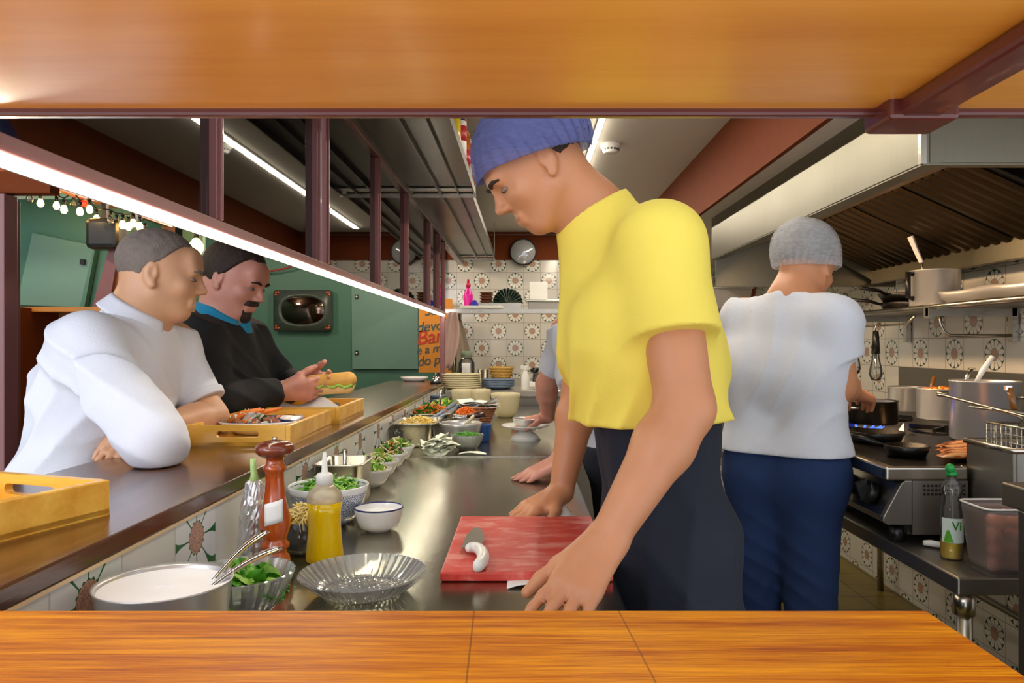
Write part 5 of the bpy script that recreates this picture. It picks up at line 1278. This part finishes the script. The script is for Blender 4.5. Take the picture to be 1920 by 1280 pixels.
def collar(root, H, nk, col, up, fwd, r=.066, hh=.036, tip=.045, open_=.35, drop=.0):
    up = Vector(up).normalized(); f = Vector(fwd); f = (f-up*f.dot(up)).normalized(); s_ = f.cross(up); nk = Vector(nk)
    def g(u, v):
        a = open_+(2*PI-2*open_)*u; e = abs(2*u-1)**6
        q = abs(v-.35)/.65 if v > .35 else 0
        rr = r+.004+(.024+.01*e)*q-.002*(v < .35)
        h = hh*(v/.35 if v < .35 else 1-q*(.95+1.1*e*tip/.045))-.02*(1+math.cos(a))*.5
        return tuple(nk+(f*math.cos(a)+s_*math.sin(a))*rr+up*h)
    O('collar', MB().grid(g, 48, 10), col, root, True, solid=.004)
HAIRG = mat('grey_brown_hair', '746860', .8, var=.35, vs=60, bump=.6, bs=260)
HAIRB = mat('dark_brown_hair', '2c1c14', .7, var=.35, vs=60, bump=.6, bs=260)
def hair(root, H, m0, g=.006, front=.062, sides=.012, back=-.055, name='hair', res=.0045, recede=0):
    S = SD(); H.skull(S, g)
    def fn(P, d):
        L = H.loc(P); x, y, z = L[:, 0], L[:, 1], L[:, 2]
        # hairline height as a function of the front-back position
        t = np.clip((y+.02)/.07, 0, 1); zl = np.where(y > -.02, sides+(front-sides)*t**1.6, sides+(back-sides)*np.clip((-.02-y)/.05, 0, 1))
        zl = zl+recede*np.clip(np.abs(x)/.06, 0, 1)*t
        d = d+.0012*np.sin(240*x+3*np.sin(60*z))*np.sin(200*y+170*z)
        return np.maximum(d, (zl-z)*.8*H.k)
    return O(name, solid(S, res, fn), m0, root, True)
# ---------------------------------------------------------------- 1: man in the white shirt
SK1 = skin('tanned_skin', 'cc9a76')
r1 = T('person', 'grey-haired man in a white shirt leaning on the bar with folded arms', 'person', (-1.05, 1.8, 0))
H1 = Head((-.908, 1.86, 1.520), (.95, .27, -.14), .97)
nk1 = V3(-.960, 1.84, 1.405)
J1 = joints((-1.06, 1.76, 1.0), (-1.0, 1.80, 1.24), nk1, (0, -1, 0), sl=(-.955, 2.01, 1.345), sr=(-.965, 1.645, 1.345))
eR, wR = V3(-.745, 1.50, 1.158), V3(-.80, 1.68, 1.150)
eL, wL = V3(-.835, 1.985, 1.155), V3(-.885, 1.735, 1.150)
S = SD(); H1.build(S, nk1); body(S, J1); arm(S, J1['sr'], eR, wR); arm(S, J1['sl'], eL, wL)
hand(S, wR, (-.85, .55, -.10), (-.3, 0, -1), (1, 0, 0), (.4,)*4, .95)
hand(S, wL, (-.18, -.95, -.25), (-.2, 0, -1), (1, 0, .3), (.35, .4, .45, .5), .95)
J1.update(kl=V3(-1.0, 1.87, .5), kr=V3(-1.0, 1.68, .5), al=V3(-1.08, 1.9, .1), ar=V3(-1.08, 1.66, .1)); legs(S, J1)
O('body', solid(S, .004, smooth=1), SK1, r1, True)
H1.eyes(r1); H1.brows(r1, HAIRG); hair(r1, H1, HAIRG, .004, .07, .016, -.06, recede=.015)
WS = cloth('white_shirt_cotton', 'd8dae4', .015)
B = SD(); body(B, J1); legs(B, J1); B.cap(J1['sr'], J1['sr']*.5+eR*.5, .06, .052, .05)
S = torso(J1, 1.04); S.ell(V3(-1.06, 1.76, .95), (.145, .175, .16), .05); S.cap(J1['sr'], J1['sl'], .066, None, .04); S.cap((J1['cl']+J1['cr'])/2, nk1, .11, .068, .05)
cpR = eR*.6+wR*.4; cpL = eL*.80+J1['sl']*.2
def post1(P, d): return np.where((P[:, 2] < 1.112) & (P[:, 0] > -.915), np.maximum(d, 1.107-P[:, 2]), d)
S, fn = garment(S, B, [((J1['sr'], eR, cpR), (.080, .060, .054), cpR, wR-eR), ((J1['sl'], eL), (.070, .058), cpL, eL-J1['sl'])], .006, 24, 1,
                cuts=[(nk1+V3(0, 0, .012), (.3, .05, 1)), ((0, 0, .86), (0, 0, -1))], post=post1)
sh1 = O('shirt', solid(S, .005, fn), WS, r1, True)
O('sleeve_cuff', MB().tube([cpL+(J1['sl']-eL)*.1, cpL+(J1['sl']-eL)*.0], [.064, .062], 24), WS, sh1, True, bevel=.004)
collar(sh1, H1, nk1+V3(.004, 0, .008), WS, (.40, .05, 1), (1, .1, 0), r=.066, hh=.042, tip=.05)
for i in range(3): O('button', MB().cyl(V3(-.895+.004*i, 1.81, 1.33-.06*i), V3(-.887+.004*i, 1.81, 1.33-.06*i), .006), M['whitep'], sh1, True)
TR1 = cloth('dark_trousers', '22242c')
S = SD(); S.cap(J1['hl'], J1['hr'], .118, None, .04)
for q in 'lr': S.cap(J1['h'+q], J1['k'+q], .105, .075, .05); S.cap(J1['k'+q], J1['a'+q], .075, .06, .03)
B1 = SD(); body(B1, J1); legs(B1, J1)
O('trousers', solid(S, .008, lambda P, d: np.maximum(np.maximum(np.minimum(d, B1.ev(P)-.006), P[:, 2]-.98), .06-P[:, 2])), TR1, r1, True)
for q in 'lr': shoe(r1, J1['a'+q], (1, 0, 0), M['black'])
# ---------------------------------------------------------------- 2: man in the black jacket
SK2 = skin('rosy_skin', 'ca8e7c')
r2 = T('person', 'man with a goatee in a black jacket and blue shirt, eating behind the bar', 'person', (-1.1, 2.45, 0))
H2 = Head((-.935, 2.40, 1.556), (.93, -.16, -.38), 1.04)
nk2 = V3(-.985, 2.42, 1.432)
J2 = joints((-1.08, 2.46, .98), (-1.0, 2.44, 1.24), nk2, (0, -1, 0), sl=(-.985, 2.63, 1.365), sr=(-.99, 2.25, 1.36))
e2R, w2R = V3(-.905, 2.20, 1.185), V3(-.775, 2.37, 1.20)
e2L, w2L = V3(-.86, 2.66, 1.20), V3(-.745, 2.50, 1.215)
S = SD(); H2.build(S, nk2, .06); body(S, J2, 1.1); arm(S, J2['sr'], e2R, w2R); arm(S, J2['sl'], e2L, w2L)
hand(S, w2R, (.93, .32, .05), (-.3, .8, .2), (.1, .1, 1), (.7, .75, .8, .85), .95, thumb=(.8, .5, .3))
hand(S, w2L, (.9, -.4, .05), (-.3, -.8, .2), (.1, -.1, 1), (.7, .75, .8, .85), .95, thumb=(.8, .5, .3))
J2.update(kl=V3(-1.0, 2.56, .5), kr=V3(-1.0, 2.36, .5), al=V3(-1.08, 2.58, .1), ar=V3(-1.08, 2.34, .1)); legs(S, J2)
O('body', solid(S, .004, smooth=1), SK2, r2, True)
H2.eyes(r2); H2.brows(r2, HAIRB); hair(r2, H2, HAIRB, .008, .072, -.004, -.06, recede=.02)
S = SD(); H2.skull(S, .004); S.ell(H2.w(0, .056, -.088), (.034*1.04, .031*1.04, .024*1.04), .02, H2.fr()); S.cap(H2.w(-.024, .086, -.047), H2.w(.024, .086, -.047), .0075, None, .006); S.cap(H2.w(0, .062, -.08), H2.w(0, .074, -.094), .026, .02, .01)
def fb(P, d):
    L = H2.loc(P); x, y, z = np.abs(L[:, 0]), L[:, 1], L[:, 2]
    must = np.maximum(np.maximum(x-.032, z+.036), -.056-z); goat = np.maximum(np.maximum(x-.028, z+.068), .03-y)
    return np.maximum(d, np.minimum(must, goat))
O('goatee', solid(S, .003, fb), HAIRB, r2, True)
BJ = cloth('black_jacket', '15161a', .2)
B = SD(); body(B, J2, 1.1); S = torso(J2, 1.16); S.cap(J2['sr'], J2['sl'], .078, None, .05); S.cap((J2['cl']+J2['cr'])/2, nk2, .12, .074, .05)
def post2(P, d): return np.where((P[:, 2] < 1.13) & (P[:, 0] > -.91), np.maximum(d, 1.16-P[:, 2]), d)
sl_ = []
for sh, e, w_ in ((J2['sr'], e2R, w2R), (J2['sl'], e2L, w2L)): p = w_*.92+e*.08; sl_.append(((sh, e, w_), (.078, .063, .047), p, w_-e))
S, fn = garment(S, B, sl_, .005, 24, 4, cuts=[(nk2+V3(0, 0, .012), (.45, -.02, 1)), ((0, 0, .84), (0, 0, -1))], post=post2)
O('jacket', solid(S, .0055, fn), BJ, r2, True)
BS = cloth('blue_shirt_cotton', '1c8ab4', .04)
collar(r2, H2, nk2+V3(.012, -.004, .008), BS, (.45, -.05, 1), (1, -.3, 0), r=.070, hh=.036, tip=.03, open_=.3)
S = SD(); S.cap(nk2+V3(.02, 0, .0), nk2+V3(.05, -.006, -.035), .055, .045, .03)
O('shirt', solid(S, .006), BS, r2, True)
S = SD(); S.cap(J2['hl'], J2['hr'], .125, None, .04)
for q in 'lr': S.cap(J2['h'+q], J2['k'+q], .108, .078, .05); S.cap(J2['k'+q], J2['a'+q], .075, .06, .03)
O('trousers', solid(S, .008, lambda P, d: np.maximum(np.maximum(d, P[:, 2]-.95), .06-P[:, 2])), TR1, r2, True)
for q in 'lr': shoe(r2, J2['a'+q], (1, 0, 0), M['black'])
t = T('sandwich', 'bread roll sandwich held in both hands by the man in black', 'sandwich', (-.64, 2.44, 1.20))
S = SD(); S.cap((-.70, 2.43, 1.225), (-.575, 2.43, 1.235), .024, .026, .02); O('upper_bread', solid(S, .004), mat('toasted_bread', 'dca650', .6, var=.2), t, True)
S = SD(); S.cap((-.70, 2.435, 1.205), (-.58, 2.435, 1.212), .021, .023, .02); O('lower_bread', solid(S, .004), mat('pale_bread', 'ecca88', .6, var=.15), t, True)
O('filling', MB().grid(lambda u, v: (-.70+.14*u, 2.405+.06*v, 1.214+.006*math.sin(20*u+8*v)), 12, 6), M['leafl'], t, True, solid=.006)
# ---------------------------------------------------------------- 3: cook in yellow
SK3 = skin('warm_skin', 'c88a62')
r3 = T('person', 'cook in a yellow T-shirt, dark apron and blue hair net leaning on the worktop', 'person', (.3, 1.5, 0))
H3 = Head((.022, 1.45, 1.69), (-.80, -.10, -.60), 1.0)
nk3 = V3(.135, 1.48, 1.60)
J3 = joints((.275, 1.49, .97), (.215, 1.48, 1.37), nk3, (0, 1, 0), hw=.10, cw=.13, sr=(.165, 1.65, 1.535), sl=(.235, 1.30, 1.52))
e3L, w3L = V3(.262, 1.225, 1.245), V3(.128, 1.165, 1.045)
e3R, w3R = V3(.135, 1.80, 1.245), V3(.085, 1.765, 1.0)
S = SD(); H3.build(S, nk3, .054); body(S, J3, 1.0); arm(S, J3['sl'], e3L, w3L, 1.12); arm(S, J3['sr'], e3R, w3R, 1.05)
hand(S, w3L, (-.50, -.52, -.52), (-.45, -.25, -1), (-.7, .7, .1), (.12, .08, .08, .12), 1.06, spread=.2, thumb=(.9, .5, .1))
hand(S, w3R, (-.80, -.45, -.32), (-.2, -.1, -1), (.3, -.9, 0), (.2, .15, .15, .2), 1.0, spread=.2, thumb=(.7, .75, .1))
J3.update(kl=V3(.34, 1.38, .5), kr=V3(.32, 1.60, .5), al=V3(.36, 1.36, .1), ar=V3(.34, 1.62, .1)); legs(S, J3)
def keepup(P, d):
    on = (P[:, 0] < .16) & (P[:, 2] < 1.0)
    return np.where(on, np.maximum(d, .951-P[:, 2]), d)
O('body', solid(S, .004, keepup, smooth=1), SK3, r3, True)
H3.eyes(r3); H3.brows(r3, HAIRB)
hair(r3, H3, HAIRB, .004, .07, .01, -.05)
def netmat(name, col, dens):
    t = NT(name); tr = t.n.new('ShaderNodeBsdfTransparent'); df = t.n.new('ShaderNodeBsdfDiffuse'); df.inputs[0].default_value = lin(col)
    tl = t.n.new('ShaderNodeBsdfTranslucent'); tl.inputs[0].default_value = lin(col); ms = t.n.new('ShaderNodeMixShader'); ms.inputs[0].default_value = .35
    t.l.new(df.outputs[0], ms.inputs[1]); t.l.new(tl.outputs[0], ms.inputs[2])
    mx = t.n.new('ShaderNodeMixShader'); f = t.noise(t.coord('Object', (1, 1, 3)), 30, 4, .6, 1.5)
    t.l.new(t.m('MULTIPLY_ADD', f, .5, dens-.25, clamp=True), mx.inputs[0]); t.l.new(tr.outputs[0], mx.inputs[1]); t.l.new(ms.outputs[0], mx.inputs[2]); t.l.new(mx.outputs[0], t.out.inputs[0]); return t.mat
def net(root, H, m0, g=.02, zl=.03):
    S = SD(); H.skull(S, g); S.ell(H.w(0, -.04, .06), (.085*H.k, .085*H.k, .075*H.k), .04, H.fr())
    def fn(P, d):
        L = H.loc(P); y, z = L[:, 1], L[:, 2]
        a = np.arctan2(L[:, 0], L[:, 1]+.02)
        d = d+.0025*np.sin(30*a)*np.clip(1-(z-zl)/.09, 0, 1)+.0012*np.sin(70*L[:, 0]+40*z)
        d = np.abs(d)-.0024
        return np.maximum(d, (zl+.03*np.clip(y/.09, -1.6, 1)-z)*.7)
    O('hair_net', solid(S, .003, fn, smooth=False), m0, root, True)
    pts = []
net(r3, H3, netmat('blue_hair_net', '7c84bc', .62), .026, .012)
YS = cloth('yellow_shirt_cotton', 'f2dc5c', .04)
B = SD(); body(B, J3, 1.0); S = torso(J3, 1.32); S.cap(J3['sl'], J3['sr'], .078, None, .05); S.ell(V3(.245, 1.47, 1.27), (.15, .185, .17), .06); S.cap((.245, 1.44, 1.14), (.245, 1.54, 1.14), .135, None, .06); S.cap((J3['cl']+J3['cr'])/2, nk3, .13, .085, .05)
pL = J3['sl']*.42+e3L*.58; pR = J3['sr']*.42+e3R*.58
S, fn = garment(S, B, [((J3['sl'], pL+(e3L-pL)*.1), (.080, .090), pL, e3L-J3['sl']), ((J3['sr'], pR+(e3R-pR)*.1), (.078, .082), pR, e3R-J3['sr'])], .011, 24, 2,
                cuts=[(nk3+V3(-.01, 0, .012), (-.6, 0, 1)), ((.25, 0, 1.205), (.04, 0, -1))])
O('t_shirt', solid(S, .005, fn), YS, r3, True)
AP = cloth('navy_apron_cotton', '141a2a', .1)
S = SD(); S.cap((.265, 1.43, 1.18), (.265, 1.55, 1.18), .110, None, .05); S.cap((.285, 1.41, .98), (.285, 1.57, .98), .125, None, .10); S.cap((.305, 1.40, .75), (.305, 1.58, .75), .14, None, .12); S.cap((.315, 1.40, .55), (.315, 1.58, .55), .14, None, .12); S.cap((.32, 1.41, .35), (.32, 1.57, .35), .14, None, .1); B3 = SD(); body(B3, J3, 1.0); legs(B3, J3)
def f3b(P, d):
    d = np.minimum(d, B3.ev(P)-.008)+folds(P*np.array([1, 1, .35], np.float32), .005, 30, 6)
    d = np.where((P[:, 0] < .2) & (P[:, 2] < .97), np.maximum(d, .158-P[:, 0]), d)
    return np.maximum(np.maximum(d, P[:, 2]-1.235), .34-P[:, 2])
O('apron', solid(S, .006, f3b), AP, r3, True)
S = SD()
for q in 'lr': S.cap(J3['h'+q], J3['k'+q], .1, .075, .05); S.cap(J3['k'+q], J3['a'+q], .073, .06, .03)
O('trousers', solid(S, .008, lambda P, d: np.maximum(np.maximum(d, P[:, 2]-.6), .06-P[:, 2])), TR1, r3, True)
for q in 'lr': shoe(r3, J3['a'+q], (-1, 0, 0), M['black'])
# ---------------------------------------------------------------- 4: cook in the white T-shirt at the stove
r4 = T('person', 'cook in a white T-shirt, blue jeans and clear hair net at the stove', 'person', (.76, 2.2, 0))
H4 = Head((.828, 2.20, 1.575), (.70, .62, -.32), .93)
nk4 = V3(.775, 2.17, 1.475)
sd4 = V3(.72, -.60, 0)
J4 = joints((.765, 2.20, .97), (.755, 2.19, 1.27), nk4, sd4, hw=.095, cw=.10, sr=(.850, 2.08, 1.42), sl=(.675, 2.30, 1.425))
e4R, w4R = V3(.885, 2.10, 1.235), V3(1.02, 2.33, 1.20)
e4L, w4L = V3(.75, 2.46, 1.24), V3(1.02, 2.58, 1.19)
S = SD(); H4.build(S, nk4, .052); body(S, J4, .98); arm(S, J4['sr'], e4R, w4R, 1.0); arm(S, J4['sl'], e4L, w4L)
hand(S, w4R, (.75, .6, -.15), (-.3, .4, -1), (-.4, .8, .5), (.8, .85, .9, .9), .95)
hand(S, w4L, (.9, .3, -.15), (0, .2, -1), (-.3, .8, .4), (.8, .85, .9, .9), .95)
J4.update(kl=V3(.70, 2.27, .5), kr=V3(.82, 2.15, .5), al=V3(.69, 2.27, .1), ar=V3(.82, 2.15, .1)); legs(S, J4)
O('body', solid(S, .0045), SK3, r4, True)
H4.eyes(r4); H4.brows(r4, HAIRB); hair(r4, H4, HAIRG, .004, .07, .0, -.05)
net(r4, H4, netmat('clear_hair_net', 'd4d8dc', .34), .024, .0)
TS = cloth('white_tshirt_cotton', 'd8dce4', .02)
B = SD(); body(B, J4, .98); legs(B, J4); S = torso(J4, 1.08); S.cap(J4['sl'], J4['sr'], .066, None, .05); S.cap(J4['hl']+V3(0, 0, .06), J4['hr']+V3(0, 0, .06), .118, None, .05); S.cap((J4['cl']+J4['cr'])/2, nk4, .11, .066, .05)
pL = J4['sl']*.42+e4L*.58; pR = J4['sr']*.42+e4R*.58
S, fn = garment(S, B, [((J4['sr'], pR+(e4R-pR)*.1), (.068, .074), pR, e4R-J4['sr']), ((J4['sl'], pL+(e4L-pL)*.1), (.066, .072), pL, e4L-J4['sl'])], .006, 24, 9,
                cuts=[(nk4+V3(0, 0, .004), (.3, .25, 1)), ((0, 0, 1.035), (0, 0, -1))])
O('t_shirt', solid(S, .005, fn), TS, r4, True)
JM = cloth('blue_jeans_denim', '16305c', .2)
S = SD(); S.cap(J4['hl'], J4['hr'], .108, None, .04)
for q in 'lr': S.cap(J4['h'+q], J4['k'+q], .096, .068, .03); S.cap(J4['k'+q], J4['a'+q], .068, .058, .03)
B4 = SD(); body(B4, J4, .98); legs(B4, J4)
O('jeans', solid(S, .006, lambda P, d: np.maximum(np.maximum(np.minimum(d, B4.ev(P)-.006)+folds(P, .0025, 40, 3), P[:, 2]-1.06), .05-P[:, 2])), JM, r4, True)
for q in 'lr': shoe(r4, J4['a'+q], (.6, .7, 0), M['black'])
# ---------------------------------------------------------------- 5: far cook, mostly hidden
r5 = T('person', 'far cook in a pale grey shirt hidden behind the yellow T-shirt, hands over the worktop', 'person', (.32, 2.7, 0))
H5 = Head((.25, 2.66, 1.555), (-.88, 0, -.45), .95)
nk5 = V3(.22, 2.67, 1.46)
J5 = joints((.33, 2.68, .96), (.235, 2.68, 1.25), nk5, (0, 1, 0), sr=(.16, 2.85, 1.39), sl=(.16, 2.50, 1.385))
e5L, w5L = V3(.17, 2.36, 1.15), V3(.10, 2.235, .995)
e5R, w5R = V3(.085, 3.0, 1.19), V3(.095, 3.13, 1.045)
S = SD(); H5.build(S, nk5, .055); body(S, J5); arm(S, J5['sl'], e5L, w5L); arm(S, J5['sr'], e5R, w5R)
hand(S, w5L, (-.85, -.45, -.28), (-.2, -.1, -1), (-.5, .9, 0), (.12, .12, .12, .12), 1.0, spread=.2)
hand(S, w5R, (-.93, .0, -.15), (-.2, 0, -1), (.1, -.9, .3), (.5, .55, .6, .6), 1.0)
J5.update(kl=V3(.35, 2.58, .5), kr=V3(.35, 2.78, .5), al=V3(.36, 2.56, .1), ar=V3(.36, 2.8, .1)); legs(S, J5)
O('body', solid(S, .005, keepup), SK2, r5, True)
H5.eyes(r5); hair(r5, H5, HAIRB, .006, .07, .0, -.05)
B = SD(); body(B, J5); S = torso(J5, 1.1); S.cap(J5['sl'], J5['sr'], .066, None, .05); S.cap((J5['cl']+J5['cr'])/2, nk5, .11, .068, .05)
pL = J5['sl']*.3+e5L*.7; pR = J5['sr']*.3+e5R*.7
S, fn = garment(S, B, [((J5['sl'], e5L), (.066, .066), pL, e5L-J5['sl']), ((J5['sr'], e5R), (.066, .064), pR, e5R-J5['sr'])], .005, 24, 5, cuts=[(nk5+V3(0, 0, .004), (-.4, 0, 1)), ((0, 0, .94), (0, 0, -1))])
O('shirt', solid(S, .006, fn), cloth('pale_grey_shirt', 'c4c8d8', .03), r5, True)
B5 = SD(); body(B5, J5); legs(B5, J5)
O('apron', solid(B5, .008, lambda P, d: np.maximum(np.maximum(d-.012, P[:, 2]-1.0), .06-P[:, 2])), AP, r5, True)
for q in 'lr': shoe(r5, J5['a'+q], (-1, 0, 0), M['black'])
# ============================================================ light, camera, output
w = bpy.data.worlds.new('daylight'); scene.world = w; w.use_nodes = True
w.node_tree.nodes['Background'].inputs[0].default_value = lin('eef2fa'); w.node_tree.nodes['Background'].inputs[1].default_value = 1.35
def area(name, loc, size, rot, power, col='ffffff'):
    l = bpy.data.lights.new(name, 'AREA'); l.shape = 'RECTANGLE'; l.size, l.size_y = size; l.energy = power; l.color = lin(col)[:3]
    o = bpy.data.objects.new(name, l); COL.objects.link(o); o.location = loc; o.rotation_euler = rot; return o
area('window_light', (-2.2, -1.6, 2.1), (2.2, 1.6), (math.radians(68), 0, math.radians(-28)), 50, 'f4f6ff')
area('hood_lamp', (1.12, 2.9, 1.80), (.06, 1.4), (0, math.radians(-40), 0), 9, 'ffd2a0')
area('kitchen_ceiling_lamp', (.336, 4.1, 2.325), (.022, 4.4), (0, 0, 0), 26, 'fff0dc')
def spot(name, loc, power, col):
    l = bpy.data.lights.new(name, 'POINT'); l.energy = power; l.color = lin(col)[:3]; l.shadow_soft_size = .05
    o = bpy.data.objects.new(name, l); COL.objects.link(o); o.location = loc
for i, (x, y) in enumerate(((-2.3, 2.6), (-1.5, 4.2), (-2.5, 5.2), (-1.2, 5.6))): spot('dining_fill', (x, y, 2.2), 16, 'ffe8cc')  # unseen point lights added to brighten the customers' side, no fixtures there
cam = bpy.data.cameras.new('camera'); co = bpy.data.objects.new('camera', cam); COL.objects.link(co)
co.location = (0, 0, CZ); co.rotation_euler = (PI/2, 0, 0)
cam.sensor_width = 36; cam.lens = 1400/1920*36; cam.shift_x = -25/1920; cam.shift_y = 5/1920; cam.clip_start = .05
scene.camera = co
vs = scene.view_settings
scene.display_settings.display_device = 'sRGB'
vs.view_transform = 'Standard'; vs.look = 'None'; vs.gamma = 1; vs.exposure = .35; vs.use_curve_mapping = False
scene.cycles.use_denoising = True
scene.cycles.max_bounces = 10; scene.cycles.transparent_max_bounces = 24; scene.cycles.sample_clamp_indirect = 6
